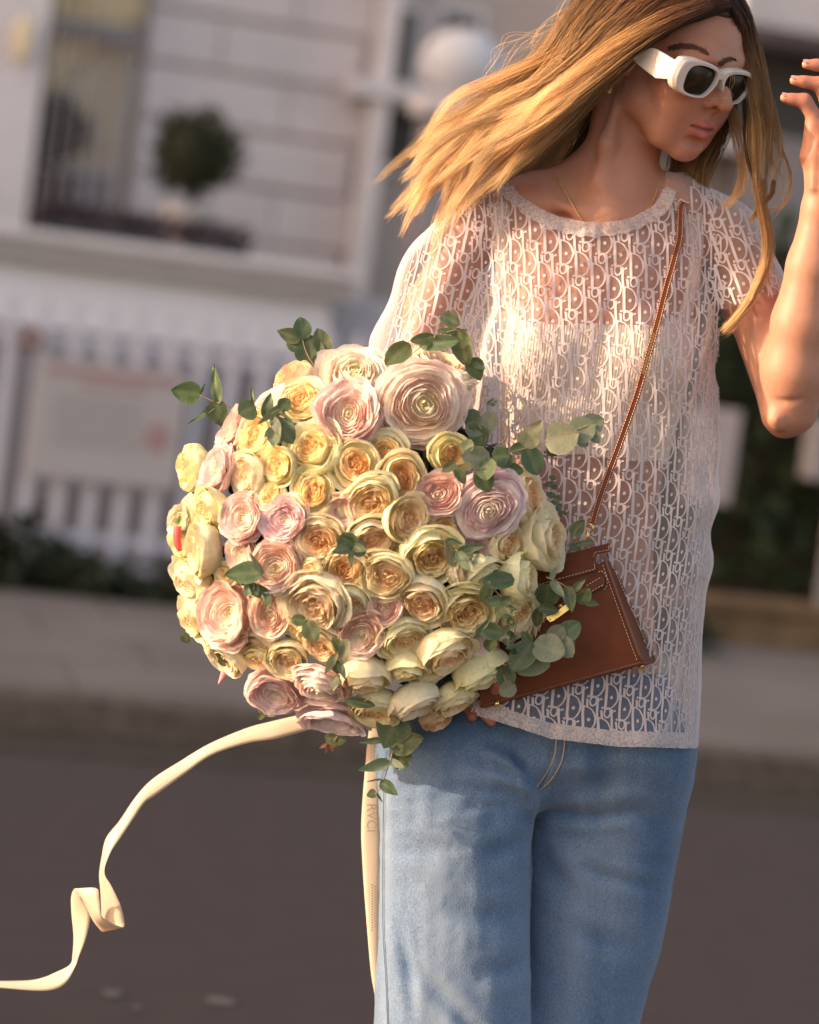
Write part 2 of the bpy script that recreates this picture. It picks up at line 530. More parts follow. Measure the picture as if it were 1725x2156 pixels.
lbox(MB(), pr - .118, pr + 6, TP + .35, TP + .55, 0, zc1 - .12).build("side_wall", m_stucco, pw)

# the house front
TB = 7.8
hs = empty("white_house", tuple(L(0, TB, 0)), "white stucco town house front with grooved masonry and tall windows", "house")
WB = lambda u, v, t=TB: Q(u, v, t)
wx0 = WB(300, 200)[0]; wx1 = WB(770, 200)[0]
# rusticated wall: courses are real blocks with recessed joints
zs = 0.0; k = 0
lbox(MB(), wx0 + .01, wx1 - .01, TB + .06, TB + .5, 0, 7).build("wall_core", m_stucco, hs)
course = .335
while zs < 4.6:
    xx = wx0 - (.0 if k % 2 else .45)
    while xx < wx1:
        x0 = max(xx, wx0); x1 = min(xx + .9, wx1)
        if x1 - x0 > .05: lbox(MB(), x0 + .004, x1 - .004, TB, TB + .058, zs + .0, zs + course - .032).build("stone_course", m_stucco, hs, bevel=.012)
        xx += .9
    zs += course; k += 1
# left: pier, tall window with curtain behind
px0 = WB(-300, 200, TB - .5)[0]; px1 = WB(82, 230, TB - .5)[0]
lbox(MB(), px0, px1, TB - .5, TB + .1, 0, 7).build("pier", m_trim, hs)
lx0 = WB(85, 200)[0]
lbox(MB(), px0, wx0, TB + .45, TB + .6, 0, 7).build("recess_wall", m_gwall, hs)
fr = lbox(MB(), WB(95, 200, TB + .4)[0], WB(275, 200, TB + .4)[0], TB + .38, TB + .44, zc1, 6).build("window", m_trim, hs)
mbw = MB(); a0 = WB(112, 200, TB + .37)[0]; a1 = WB(258, 200, TB + .37)[0]
for i in range(3):
    for (z0, z1) in ((zc1 + .15, 1.95), (2.0, 2.75), (2.8, 3.6)):
        q0 = a0 + (a1 - a0) * i / 3 + .02; q1 = a0 + (a1 - a0) * (i + 1) / 3 - .02
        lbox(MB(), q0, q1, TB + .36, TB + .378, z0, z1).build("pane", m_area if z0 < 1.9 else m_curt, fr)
lbox(MB(), lx0, wx0 + .1, TB + .1, TB + .2, WB(200, 62)[1] - .03, WB(200, 62)[1] + .05).build("balcony_rail", m_gwall, hs)
# bright curtain swag
cu = MB(); v0 = WB(100, 0, TB + .3)[0]; v1 = WB(300, 0, TB + .3)[0]; zt_ = WB(200, -60, TB + .3)[1]
n_ = 24; vs = []; 
for j in range(9):
    for i in range(n_):
        f_ = i / (n_ - 1); zz = zt_ - (j / 8) * (.28 + .62 * (1 - f_) ** 1.5)
        vs.append(L(v0 + (v1 - v0) * f_, TB + .25 + .03 * math.sin(i * 1.9), zz))
cu.add(vs, [(j * n_ + i, j * n_ + i + 1, (j + 1) * n_ + i + 1, (j + 1) * n_ + i) for j in range(8) for i in range(n_ - 1)])
cu.build("curtain", m_curt, hs, smooth=True)
# right bay with dark sash windows
bx0 = WB(772, 200)[0]; bx1 = WB(1900, 200)[0]
lbox(MB(), bx0, bx0 + .1, TB - .25, TB + .5, 0, 7).build("corner_pilaster", m_trim, hs)
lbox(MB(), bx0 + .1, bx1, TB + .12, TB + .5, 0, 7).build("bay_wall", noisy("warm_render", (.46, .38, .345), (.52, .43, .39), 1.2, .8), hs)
for (u0, u1, v0_, v1_) in ((815, 870, 22, 175), (925, 1000, 30, 175), (812, 872, 230, 350), (925, 990, 245, 360), (1180, 1260, 150, 380)):
    q0 = WB(u0, (v0_ + v1_) / 2, TB + .1)[0]; q1 = WB(u1, (v0_ + v1_) / 2, TB + .1)[0]
    z1_ = WB((u0 + u1) / 2, v0_, TB + .1)[1]; z0_ = WB((u0 + u1) / 2, v1_, TB + .1)[1]
    f_ = lbox(MB(), q0 - .05, q1 + .05, TB + .08, TB + .118, z0_ - .05, z1_ + .05).build("window", m_trim, hs)
    lbox(MB(), q0, q1, TB + .07, TB + .079, z0_, z1_).build("pane", m_dark, f_)
lbox(MB(), bx0 - .15, bx1, TB - .3, TB + .1, WB(900, 205)[1] - .07, WB(900, 205)[1] + .03).build("string_course", m_trim, hs)
# cornice at upper right, the shade beneath it made as a dark box
cz = WB(1660, 40, TB - 1.2)[1]
lbox(MB(), WB(1560, 40, TB - 1.2)[0], WB(2100, 40, TB - 1.2)[0], TB - 1.2, TB + .1, cz - .06, cz + .4).build("porch_cornice", m_stucco, hs)
lbox(MB(), WB(1540, 100)[0], WB(2100, 100)[0], TB - .3, TB + .1, cz - .62, cz - .062).build("porch_shade", m_dark, hs)
lbox(MB(), WB(1540, 300)[0], WB(1700, 300)[0], TB - .5, TB - .1, 0, cz - .63).build("porch_column", m_gwall, hs)
# sconce on the pier
c = WB(48, 85, TB - .55)
b = MB(); b.add(*tube([L(c[0], TB - .56, c[1] - .12), L(c[0], TB - .56, c[1] - .04), L(c[0], TB - .56, c[1] + .07), L(c[0], TB - .56, c[1] + .14)], [.04, .06, .06, .03], 10))
o = b.build("wall_lantern", m_curt); tag(o, "small cream lantern fixed to the white pier at the upper left", "lantern")
# big white globe on a post
c = WB(972, 140, TB - 1.6); r_ = .235
V = []; Fc = []
for j in range(13):
    for i in range(24):
        a, e = 2 * math.pi * i / 24, math.pi * j / 12
        V.append(L(c[0], TB - 1.6, c[1]) + r_ * (math.sin(e) * math.cos(a) * DV + math.sin(e) * math.sin(a) * NV + math.cos(e) * UP * .92))
for j in range(12):
    for i in range(24): Fc.append((j * 24 + i, j * 24 + (i + 1) % 24, (j + 1) * 24 + (i + 1) % 24, (j + 1) * 24 + i))
gl = empty("globe_finial", tuple(L(c[0], TB - 1.6, 0)), "large round white stone ball on a pier, blurred behind the blowing hair", "finial")
mk("ball", V, Fc, mat("ball_white", (.62, .59, .62), .7), gl)
lbox(MB(), c[0] - .16, c[0] + .16, TB - 1.76, TB - 1.44, 0, c[1] - r_ - .06).build("pier", m_gwall, gl)
lbox(MB(), c[0] - .22, c[0] + .22, TB - 1.82, TB - 1.38, c[1] - r_ - .058, c[1] - r_ + .04).build("cap", m_trim, gl, bevel=.01)

# topiary balls in pots on the terrace
for (u, v, r_, t, lab) in ((412, 322, .235, TP + .8, "round clipped box ball in a pale pot standing clear on the terrace"), (112, 272, .21, TB + .12, "round clipped box ball half hidden behind the white pier")):
    c = Q(u, v, t); p = L(c[0], t, c[1])
    tp = empty("topiary_ball", tuple(L(c[0], t, zc1)), lab, "topiary", "clipped topiary balls on the terrace")
    core = MB(); core.add(*tube([p - r_ * .7 * UP, p - r_ * .4 * UP, p, p + r_ * .4 * UP, p + r_ * .7 * UP], [r_ * .4, r_ * .68, r_ * .8, r_ * .68, r_ * .4], 14)); core.build("inner_foliage", m_top, tp, smooth=True)
    leafmass("foliage", [(p, (r_, r_, r_ * .97), 2600)], 0, .022, m_top, tp, seed=int(u))
    mk("stem", *tube([L(c[0], t, zc1 + .2), p], .018, 7), m_soil, tp)
    ph = c[1] - r_ - zc1 - .05
    mk("pot", *tube([L(c[0], t, zc1 + .001), L(c[0], t, zc1 + .06), L(c[0], t, zc1 + ph * .7), L(c[0], t, zc1 + ph)], [.08, .09, .14, .15], 16), m_terra if u > 200 else m_soil, tp)
# dark trough planter with plum plants
for (u0, u1, v, lab) in ((100, 360, 452, "dark plum planting in the long trough below the curtained window"), (400, 525, 472, "short dark plum trough plant right of the clear topiary pot")):
    q0 = Q(u0, v, TP + .5)[0]; q1 = Q(u1, v, TP + .5)[0]
    e = empty("planter_trough", tuple(L(q0, TP + .5, zc1)), lab, "planter", "dark planters on the terrace")
    lbox(MB(), q0, q1, TP + .42, TP + .6, zc1 + .001, zc1 + .07).build("trough", m_iron, e)
    cs = [(L(x, TP + .5, zc1 + .1), (.07, .06, .07), 90) for x in np.arange(q0, q1, .07)]
    leafmass("foliage", cs, 0, .02, leafmat("plum_leaves", (.045, .02, .03), (.09, .05, .06)), e, seed=9)
# area railings (thin dark) in front of the window
er = empty("window_railing", tuple(L(lx0, TP + 1.5, zc1)), "thin grey upright bars in front of the curtained window", "railing")
pb = None
q0, q1 = Q(90, 300, TP + 1.5)[0], Q(300, 300, TP + 1.5)[0]
x = q0
while x < q1:
    if pb is None: pb = lbox(MB(), x, x + .018, TP + 1.5, TP + 1.518, zc1, WB(200, 110)[1]).build("bar", m_gwall, er)
    else:
        c = pb.copy(); COL.objects.link(c); c.parent = er; c.location = Vector(tuple((x - q0) * DV))
    x += .085

# right side: hedge, low brown wall, notice
TH2 = 3.0
h0 = Q(1400, 1000, TH2)[0]; h1 = Q(2300, 1000, TH2)[0]
zt_ = Q(1650, 440, TH2)[1]
cs = []
for x in np.arange(h0, h1, .26):
    for z in np.arange(.5, zt_, .26):
        cs.append((L(x + rr.uniform(-.08, .08), TH2 + rr.uniform(0, .12), z), (.22, .2, .22), 60))
tag(leafmass("hedge_leaves", cs, 0, .045, m_hedge, seed=5), "dense dark green hedge growing behind the woman's raised elbow", "hedge", kind='stuff')
hd = empty("low_stone_wall", tuple(L(h0, 2.55, 0)), "low brown stone wall at the foot of the hedge beside the pavement", "wall")
zw = Q(1620, 1268, 2.55)[1]
lbox(MB(), h0 - .3, h1, 2.55, 2.75, 0, max(zw - .05, .16)).build("wall", m_brown, hd)
lbox(MB(), h0 - .3, h1, 2.52, 2.78, max(zw - .048, .162), max(zw, .2)).build("coping", m_brown, hd, bevel=.01)
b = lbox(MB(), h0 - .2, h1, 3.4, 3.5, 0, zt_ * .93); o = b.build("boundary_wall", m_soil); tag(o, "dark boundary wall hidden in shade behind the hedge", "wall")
c0 = Q(1440, 965, 2.7); c1 = Q(1548, 965, 2.7); ztn = Q(1535, 862, 2.7)[1]; zbn = Q(1535, 1065, 2.7)[1]
e = empty("hanging_notice", tuple(L(c0[0], 2.7, zbn)), "pale pinkish rounded notice board fixed in front of the hedge", "sign")
lbox(MB(), c0[0], c1[0], 2.68, 2.7, zbn, ztn).build("board", mat("pale_board", (.42, .34, .34), .6), e, bevel=.04)
lbox(MB(), (c0[0] + c1[0]) / 2 - .02, (c0[0] + c1[0]) / 2 + .02, 2.701, 2.73, .12, zbn + .02).build("post", m_iron, e)
c0 = Q(1695, 950, 2.7); ztn = Q(1710, 880, 2.7)[1]; zbn = Q(1710, 1010, 2.7)[1]
e = empty("meter_box", tuple(L(c0[0], 2.7, zbn)), "grey utility box at the right edge in front of the hedge", "utility box")
lbox(MB(), c0[0], c0[0] + .4, 2.6, 2.75, zbn, ztn).build("box", m_gwall, e, bevel=.02)
lbox(MB(), c0[0] + .15, c0[0] + .2, 2.66, 2.7, .12, zbn - .001).build("post", m_gwall, e)
# a far row so that nothing is empty beyond the house front
b = lbox(MB(), -40, px0, TB, TB + 4, 0, 9); tag(b.build("neighbour_house", m_stucco), "plain white neighbouring house front continuing to the left", "house")
b = lbox(MB(), bx1, 40, TB + .2, TB + 4, 0, 9); tag(b.build("neighbour_house", m_gwall), "plain grey neighbouring house front continuing to the right", "house")

# unseen block added left of frame to shade the road and house fronts
SH = np.array([SUN_W.x, SUN_W.y]); SH /= np.linalg.norm(SH)
pts_ = []
A_ = np.array([0.2, 3.85]) + SH * 24; 
side = np.array([-SH[1], SH[0]]); side = side if side[1] > 0 else -side
b = MB(); a0_ = np.array([*A_, 0.]); b.box(a0_, np.array([*(side * 17), 0.]), np.array([*(SH * 8), 0.]), np.array([0, 0, 13.5]))
o = b.build("sun_block", m_stucco); tag(o, "tall pale block added out of frame at the left to shade the street", "house")
# ================================================================== THE WOMAN
def orth(f, l):
    f = np.array(f, float); f /= np.linalg.norm(f); l = np.array(l, float); l -= f * (l @ f); l /= np.linalg.norm(l)
    h = np.cross(l, f); h = h if h[1] < 0 else -h
    return f, l, h
Hf, Hl, Hh = orth((.70, .31, .64), (.66, .14, -.74))     # face forward, her left, up (measured space)
NAS = np.array([1524., 160., 101.])
HO = NAS - 152 * Hf                                       # middle of the head at eye level
HM = np.stack([Hl, Hf, Hh], 1)
def H(l, f, h): return HO + HM @ np.array([l, f, h], float)
def toH(P): return (np.asarray(P) - HO) @ HM              # -> l, f, h

footp = W((1000, 2960, 0)); footp[2] = 0
person = empty("person", tuple(footp), "young woman with windblown golden hair, sheer patterned tee and blue jeans carrying flowers", "person")

def axis(segs):
    out = [segs[0][0]]
    for (a, b, st) in segs: out += list(np.arange(a + st, b + st * .5, st))
    return np.array(out)
xs = axis([(820, 1150, 11), (1150, 1560, 3.6), (1560, 1900, 5)])
ys = axis([(-130, 20, 6), (20, 490, 3.6), (490, 960, 6.5), (960, 1620, 12)])
zs = axis([(-240, -100, 9), (-100, 260, 4.2)])
B = Field(xs, ys, zs)
# --- torso and neck
B.loft([(470, 1262, 215, -30, 78), (540, 1262, 222, -25, 100), (640, 1262, 208, -10, 112), (720, 1262, 200, -5, 118), (820, 1250, 190, -8, 112), (950, 1232, 172, -10, 105), (1100, 1208, 168, -10, 100), (1250, 1185, 190, -10, 110), (1400, 1160, 225, -15, 120), (1600, 1135, 260, -20, 130)], k=20)
for c in ((1150, 745, 62), (1360, 755, 62)): B.ell(c, (82, 88, 68), 28)
B.cone([(1010, 468, -35), (1130, 425, -40), (1275, 395, -38), (1400, 425, -45), (1520, 486, -52)], [58, 60, 66, 58, 50], 26)
B.cone([(1345, 150, -30), (1325, 260, -28), (1300, 380, -24), (1290, 450, -20)], [84, 76, 80, 92], 22)
B.cone([(1290, 330, -40), (1190, 400, -48), (1100, 425, -45)], [60, 46, 42], 24)          # trapezius
B.cone([(1300, 215, 62), (1277, 300, 60), (1268, 380, 48), (1300, 455, 55)], [7, 8, 8, 8], 36)   # neck muscle
B.cone([(1165, 425, 22), (1230, 447, 45), (1290, 462, 52)], [9, 10, 11], 26)               # collar bone
B.cone([(1330, 460, 48), (1400, 440, 25), (1470, 440, 0)], [9, 9, 9], 26)
# --- arm behind the flowers (her right)
B.cone([(990, 490, -38), (912, 650, -32), (862, 860, -20)], [58, 56, 50], 24)
B.cone([(862, 860, -20), (900, 1080, 10), (985, 1360, 40)], [50, 46, 34], 16)
# --- raised arm (her left)
B.cone([(1540, 508, -48), (1592, 640, -18), (1652, 822, 38)], [50, 65, 61], 26)
B.cone([(1662, 858, 62), (1674, 780, 84), (1692, 680, 102), (1712, 560, 118), (1732, 440, 128), (1738, 395, 130)], [62, 68, 66, 54, 42, 41], 18)
B.cone([(1640, 880, 80), (1648, 893, 70)], [32, 28], 16)
B.cone([(1634, 884, 112), (1640, 892, 108)], [15, 13], 16)
B.cone([(1600, 838, 108), (1640, 846, 128), (1690, 842, 132)], [2, 3.5, 2], 9, 'sub')
B.cone([(1712, 395, 168), (1722, 300, 166)], [7, 7], 14); B.cone([(1738, 400, 172), (1744, 320, 168)], [6, 6], 14)
# hand
B.cone([(1738, 395, 130), (1745, 330, 128), (1752, 270, 124)], [41, 44, 40], 12)
B.cone([(1722, 372, 140), (1712, 330, 142), (1716, 262, 138)], [28, 26, 22], 12)
fing = [[(1716, 275, 140), (1714, 245, 142), (1694, 213, 146), (1668, 209, 150), (1652, 206, 152)],
        [(1745, 270, 124), (1742, 215, 126), (1728, 178, 130), (1692, 172, 138), (1672, 170, 140)],
        [(1772, 268, 108), (1772, 190, 110), (1756, 142, 116), (1718, 137, 124), (1698, 136, 128)],
        [(1796, 282, 92), (1802, 225, 92), (1800, 180, 98), (1775, 150, 104), (1760, 146, 108)]]
for fg in fing: B.cone(fg, [20, 16.5, 17, 13, 10.5], 5)
B.cone([(1735, 372, 150), (1700 + 60, 330, 172), (1752, 285, 186), (1740, 255, 190)], [22, 18, 15, 12], 6)
# --- head
def He(c, r, k=12, op='add'): B.ell(H(*c), r, k, op, HM)
def Hc(pts, rad, k=10, op='add'): B.cone([H(*p) for p in pts], rad, k, op)
He((0, -14, 48), (118, 152, 142), 10)
He((0, 46, 40), (98, 104, 98), 24)                   # brow mass
He((0, 62, -62), (92, 86, 114), 32)                  # face
for s in (-1, 1):
    Hc([(82 * s, 0, -50), (78 * s, 26, -104), (48 * s, 84, -150), (12 * s, 108, -168)], [32, 30, 30, 26], 32)
    He((64 * s, 88, -46), (42, 42, 40), 32)          # cheekbone
    He((50 * s, 98, -88), (42, 40, 46), 32)
    Hc([(12 * s, 136, 22), (50 * s, 130, 28), (82 * s, 104, 20)], [15, 16, 12], 26)   # brow
He((0, 112, -170), (32, 26, 28), 18)
He((0, 110, -118), (44, 40, 40), 22)
for s in (-1, 1):
    He((56 * s, 152, -4), (34, 26, 20), 14, 'sub')
    He((54 * s, 112, -5), (25, 25, 22), 4)
    Hc([(30 * s, 134, 0), (54 * s, 142, 8), (78 * s, 128, 2)], [4, 5, 4], 5)
Hc([(0, 134, 12), (0, 148, -14), (0, 170, -38), (0, 182, -54)], [11, 11, 13.5, 16.5], 12)
for s in (-1, 1):
    Hc([(10 * s, 150, -34), (19 * s, 157, -61)], [10, 12.5], 12)
    He((11 * s, 168, -71), (7.5, 10, 7), 2.5, 'sub')
Hc([(0, 162, -68), (0, 147, -84), (0, 148, -100)], [7, 5, 7], 10)
LU = [(-49, 117, -119), (-28, 139, -115.5), (-9, 152, -110.5), (0, 151, -112.5), (9, 152, -110.5), (28, 139, -115.5), (49, 117, -119)]
LL = [(-46, 118, -121), (-24, 138, -129), (0, 149, -132), (24, 138, -129), (46, 118, -121)]
Hc(LU, [3, 6, 7.5, 7, 7.5, 6, 3], 4); Hc(LL, [3.5, 8.5, 10.5, 8.5, 3.5], 4)
Hc([(-52, 120, -119), (-24, 148, -119.5), (0, 160, -119.5), (24, 148, -119.5), (52, 120, -119)], [1.2, 3.0, 3.4, 3.0, 1.2], 1.6, 'sub')
Hc([(-26, 139, -152), (0, 145, -153), (26, 139, -152)], [8, 9, 8], 8, 'sub')
# ears
for s in (-1, 1):
    e0 = (122 * s, -22, -18)
    He((118 * s, -18, -22), (10, 24, 40), 8)
    He((125 * s, -12, -20), (7, 15, 24), 5, 'sub')
    Hc([(116 * s, -2, 6), (122 * s, -18, 20), (126 * s, -34, 10), (125 * s, -38, -14), (118 * s, -22, -50), (114 * s, -10, -58)], [5, 6, 6, 6, 8, 10], 5)
V, Qf = B.mesh()
V = relax(V, Qf, 2, .5)
# clip what cannot be seen inside clothes beyond the waist
V, Qf, _ = keep_faces(V, Qf, V[:, 1] < 1590)
hl = toH(V)
def segd(P, pts, rad):
    d = np.full(len(P), 1e9)
    for a, b, ra, rb in zip(pts[:-1], pts[1:], rad[:-1], rad[1:]):
        a = np.array(a, float); b = np.array(b, float); e = b - a
        t = np.clip(((P - a) @ e) / (e @ e), 0, 1)
        d = np.minimum(d, np.linalg.norm(P - a - t[:, None] * e, axis=1) - (ra + t * (rb - ra)))
    return d
lipd = np.minimum(segd(hl, LU, [3.5, 7, 8.5, 8, 8.5, 7, 3.5]), segd(hl, LL, [4, 9, 12, 9, 4]))
lip = np.clip(1.1 - lipd / 3.0, 0, 1)
skinc = np.tile(np.array([[.44, .215, .145]]), (len(V), 1))
def blend(m, c):
    global skinc
    skinc = skinc * (1 - m[:, None]) + np.array(c) * m[:, None]
ck = np.exp(-(((np.abs(hl[:, 0]) - 58) / 34) ** 2 + ((hl[:, 1] - 110) / 45) ** 2 + ((hl[:, 2] + 60) / 32) ** 2))
fc = 1 / (1 + np.exp(-(hl[:, 1] - 20) / 18)) / (1 + np.exp((-(hl[:, 2] + 175)) / 8)) * (V[:, 1] < 360) ; blend(fc * .85, (.40, .175, .11))  # face tinted darker than the body for the shade of the hair
blend(ck * .35, (.43, .16, .11))
ns = np.exp(-((hl[:, 0] / 20) ** 2 + ((hl[:, 1] - 178) / 25) ** 2 + ((hl[:, 2] + 54) / 20) ** 2)); blend(ns * .4, (.44, .19, .15))
blend(lip, (.42, .13, .105))
seam_d = segd(hl, [(-52, 122, -119), (-24, 146, -119.5), (0, 156, -119.5), (24, 146, -119.5), (52, 122, -119)], [0, 0, 0, 0, 0]); blend(np.clip(1.5 - seam_d / 4.5, 0, 1) * .75, (.14, .03, .025))  # shade in the parting of the lips painted into the tint
for s in (-1, 1):
    for n_ in range(1):
        nd = np.linalg.norm((hl - np.array([11 * s, 166, -69])) / np.array([8, 11, 7]), axis=1); blend(np.clip(1.3 - nd, 0, 1) * .8, (.14, .05, .04))  # shade inside the nostrils painted into the tint
for fg in fing:
    for q in (2, 3):
        d = np.linalg.norm(V - np.array(fg[q]), axis=1); blend(np.clip(1.4 - d / 20, 0, 1) * .35, (.52, .18, .13))
    d = np.linalg.norm(V - (np.array(fg[4]) + np.array([-3, -6, 4])), axis=1); blend(np.clip(1.6 - d / 8, 0, 1) * .5, (.58, .34, .28))
d = np.linalg.norm(V - np.array([1648, 900, 80]), axis=1); blend(np.clip(1 - d / 60, 0, 1) * .4, (.50, .19, .13))
m_skin = mat("skin", (.52, .30, .2), .5, .35)
a = attr(m_skin, "tint")
n = noise(m_skin, 90, 4); r = ramp(m_skin, n.outputs[0], [(.3, (.96, .93, .93)), (.7, (1.03, 1.03, 1.03))])
LK(m_skin, mixc(m_skin, 1.0, a.outputs[0], r.outputs[0], 'MULTIPLY'), PB(m_skin).inputs["Base Color"])
PB(m_skin).inputs["Subsurface Weight"].default_value = .22
PB(m_skin).inputs["Subsurface Radius"].default_value = (1.0, .35, .15)
PB(m_skin).inputs["Subsurface Scale"].default_value = .006
n2 = noise(m_skin, 700, 5, .65); bump(m_skin, n2.outputs[0], .34, .0007)
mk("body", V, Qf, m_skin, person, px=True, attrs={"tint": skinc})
def bvh(V, Qf): return BVHTree.FromPolygons([tuple(map(float, v)) for v in V], [tuple(int(i) for i in q) for q in Qf])
T_body = bvh(V, Qf)
def front(tree, u, v, off=0, default=None):
    """first surface met from the camera side at measured (u, v)"""
    h = tree.ray_cast(Vector((float(u), float(v), 1500.0)), Vector((0, 0, -1)))
    if h[0] is None: return default
    return h[0].z + off

# fingers of her other hand under the bouquet, holding the bag and stems
HB = Field(np.arange(940, 1110, 4), np.arange(1340, 1560, 4), np.arange(-20, 330, 5))
HB.cone([(985, 1340, 40), (985, 1400, 60), (990, 1440, 90)], [36, 36, 34], 12)
for fg, rr_ in (([(990, 1440, 110), (1003, 1478, 150), (1026, 1505, 165), (1036, 1519, 165)], [22, 17, 13, 11]),
           ([(1000, 1430, 120), (1040, 1460, 190), (1050, 1440, 225), (1048, 1400, 235)], [20, 15, 13, 10]),
           ([(1000, 1410, 125), (1042, 1425, 200), (1056, 1400, 232), (1054, 1384, 240)], [20, 15, 13, 11]),
           ([(995, 1390, 125), (1020, 1390, 190), (1040, 1370, 232), (1042, 1352, 240)], [20, 15, 13, 10]),
           ([(985, 1460, 90), (990, 1490, 120), (996, 1508, 140)], [20, 15, 12])):
    HB.cone(fg, rr_, 6)
v2, q2 = HB.mesh(); v2 = relax(v2, q2, 2)
mk("hand", v2, q2, m_skin, person, px=True, attrs={"tint": np.tile([[.48, .19, .13]], (len(v2), 1))})

m_nail = mat("nail", (.50, .24, .19), .25, .5)
for fg, up in ((fing[0], (.1, -1, .25)), (fing[1], (.05, -1, .25)), (fing[2], (.05, -1, .25))):
    a_ = np.array(fg[4], float); b_ = np.array(fg[3], float); ax = (a_ - b_) / np.linalg.norm(a_ - b_); upv = np.array(up, float); upv -= ax * (upv @ ax); upv /= np.linalg.norm(upv); sd_ = np.cross(ax, upv)
    V_ = []; n1, n2_ = 7, 7
    for j in range(n2_):
        for i in range(n1):
            x_, y_ = -1 + 2 * i / (n1 - 1), -1 + 2 * j / (n2_ - 1); an = x_ * .95
            V_.append(a_ + ax * (y_ * 6.5 * (1 - .12 * x_ * x_) + 1.5) + (upv * math.cos(an) + sd_ * math.sin(an)) * (11.2 if y_ < .6 else 10.6))
    mk("fingernail", V_, [(j * n1 + i, j * n1 + i + 1, (j + 1) * n1 + i + 1, (j + 1) * n1 + i) for j in range(n2_ - 1) for i in range(n1 - 1)], m_nail, person, px=True)
# ------------------------------------------------------------------ camisole (ribbed, under the sheer tee)
m_cami = mat("ribbed_cotton", (.72, .64, .56), .75, .2)
tc = N(m_cami, "TexCoord"); wv = N(m_cami, "TexWave"); wv.inputs["Scale"].default_value = 95; wv.inputs["Distortion"].default_value = .6; wv.inputs["Detail"].default_value = 0
LK(m_cami, tc.outputs["Object"], wv.inputs["Vector"]); bump(m_cami, wv.outputs[0], .6, .0015)
PB(m_cami).inputs["Emission Strength"].default_value = 0
C2 = Field(np.arange(940, 1560, 7), np.arange(400, 1010, 7), np.arange(-200, 230, 7))
C2.loft([(640, 1262, 214, -8, 122), (720, 1262, 207, -5, 124), (820, 1250, 197, -8, 119), (950, 1232, 180, -10, 113), (1010, 1222, 178, -10, 110)], k=20)
for c in ((1150, 745, 62), (1360, 755, 62)): C2.ell(c, (90, 95, 76), 28)
cv, cq = C2.mesh(); cv = relax(cv, cq, 2)
top = 680 + .02 * (cv[:, 0] - 1262) + 26 * np.clip(1 - np.abs(np.abs(cv[:, 0] - 1250) - 190) / 60, 0, 1) * -1
hem = 962 + .10 * (cv[:, 0] - 1230)
cv, cq, _ = keep_faces(cv, cq, (cv[:, 1] > np.where(cv[:, 2] > -20, top, 640)) & (cv[:, 1] < hem))
cami = mk("camisole", cv, cq, m_cami, person, px=True)
def strap_on(tree, pts, w, n, off, thick=3):
    """flat band laid on a surface: returns verts, faces"""
    P = spline(pts, n); Vv = []; Ff = []
    t = np.gradient(P[:, :2], axis=0); t /= np.linalg.norm(t, axis=1)[:, None]
    for i in range(n):
        nx, ny = -t[i, 1], t[i, 0]
        z = front(tree, P[i, 0], P[i, 1], off, P[i, 2] if P.shape[1] > 2 else 0)
        if P.shape[1] > 2: z = max(z, P[i, 2]) if z is not None else P[i, 2]
        for (a_, b_) in ((-.5, 0), (.5, 0), (.5, thick), (-.5, thick)):
            Vv.append((P[i, 0] + nx * w * a_, P[i, 1] + ny * w * a_, z + b_))
    for i in range(n - 1):
        for k in range(4): Ff.append((i * 4 + k, i * 4 + (k + 1) % 4, i * 4 + 4 + (k + 1) % 4, i * 4 + 4 + k))
    Ff += [(0, 1, 2, 3), (4 * n - 4, 4 * n - 3, 4 * n - 2, 4 * n - 1)]
    return Vv, Ff
for pts in ([(1052, 425), (1058, 520), (1072, 600), (1100, 700)], [(1462, 452), (1460, 530), (1450, 610), (1425, 700)]):
    vv, ff = strap_on(T_body, pts, 40, 24, 3)
    mk("strap", vv, ff, m_cami, cami, px=True)

# ------------------------------------------------------------------ jeans
m_den = mat("denim", (.1, .2, .35), .85, .15)
tc = N(m_den, "TexCoord")
a = attr(m_den, "wear_shade")
nA = noise(m_den, 24, 5, .6, tc.outputs["Object"])
mp = N(m_den, "Mapping"); mp.inputs["Rotation"].default_value = (0, .6, 0); mp.inputs["Scale"].default_value = (950, 950, 230); LK(m_den, tc.outputs["Object"], mp.inputs[0]); nB = noise(m_den, 1, 3, .6, mp.outputs[0])
mp2 = N(m_den, "Mapping"); mp2.inputs["Scale"].default_value = (1, 1, 1); LK(m_den, tc.outputs["Object"], mp2.inputs[0])
nC = noise(m_den, 520, 2, .7, tc.outputs["Object"])
mt = N(m_den, "Math", operation='MULTIPLY_ADD'); LK(m_den, nA.outputs[0], mt.inputs[0]); mt.inputs[1].default_value = .16; LK(m_den, a.outputs["Fac"], mt.inputs[2])
mt2 = N(m_den, "Math", operation='MULTIPLY_ADD'); LK(m_den, nB.outputs[0], mt2.inputs[0]); mt2.inputs[1].default_value = .55; LK(m_den, mt.outputs[0], mt2.inputs[2])
mt3 = N(m_den, "Math", operation='MULTIPLY_ADD'); LK(m_den, nC.outputs[0], mt3.inputs[0]); mt3.inputs[1].default_value = .70; LK(m_den, mt2.outputs[0], mt3.inputs[2])
rd = ramp(m_den, mt3.outputs[0], [(.50, (.026, .058, .14)), (.76, (.068, .122, .222)), (1.0, (.175, .235, .335))])
mdv = N(m_den, "Math", operation='MULTIPLY'); LK(m_den, mt3.outputs[0], mdv.inputs[0]); mdv.inputs[1].default_value = .66
LK(m_den, mdv.outputs[0], rd.inputs[0])
LK(m_den, rd.outputs[0], PB(m_den).inputs["Base Color"])
bump(m_den, mt3.outputs[0], .55, .0014)
PB(m_den).inputs["Sheen Weight"].default_value = .25
J = Field(axis([(740, 1540, 7)]), axis([(1380, 2200, 7), (2200, 3060, 22)]), axis([(-300, 250, 8)]))
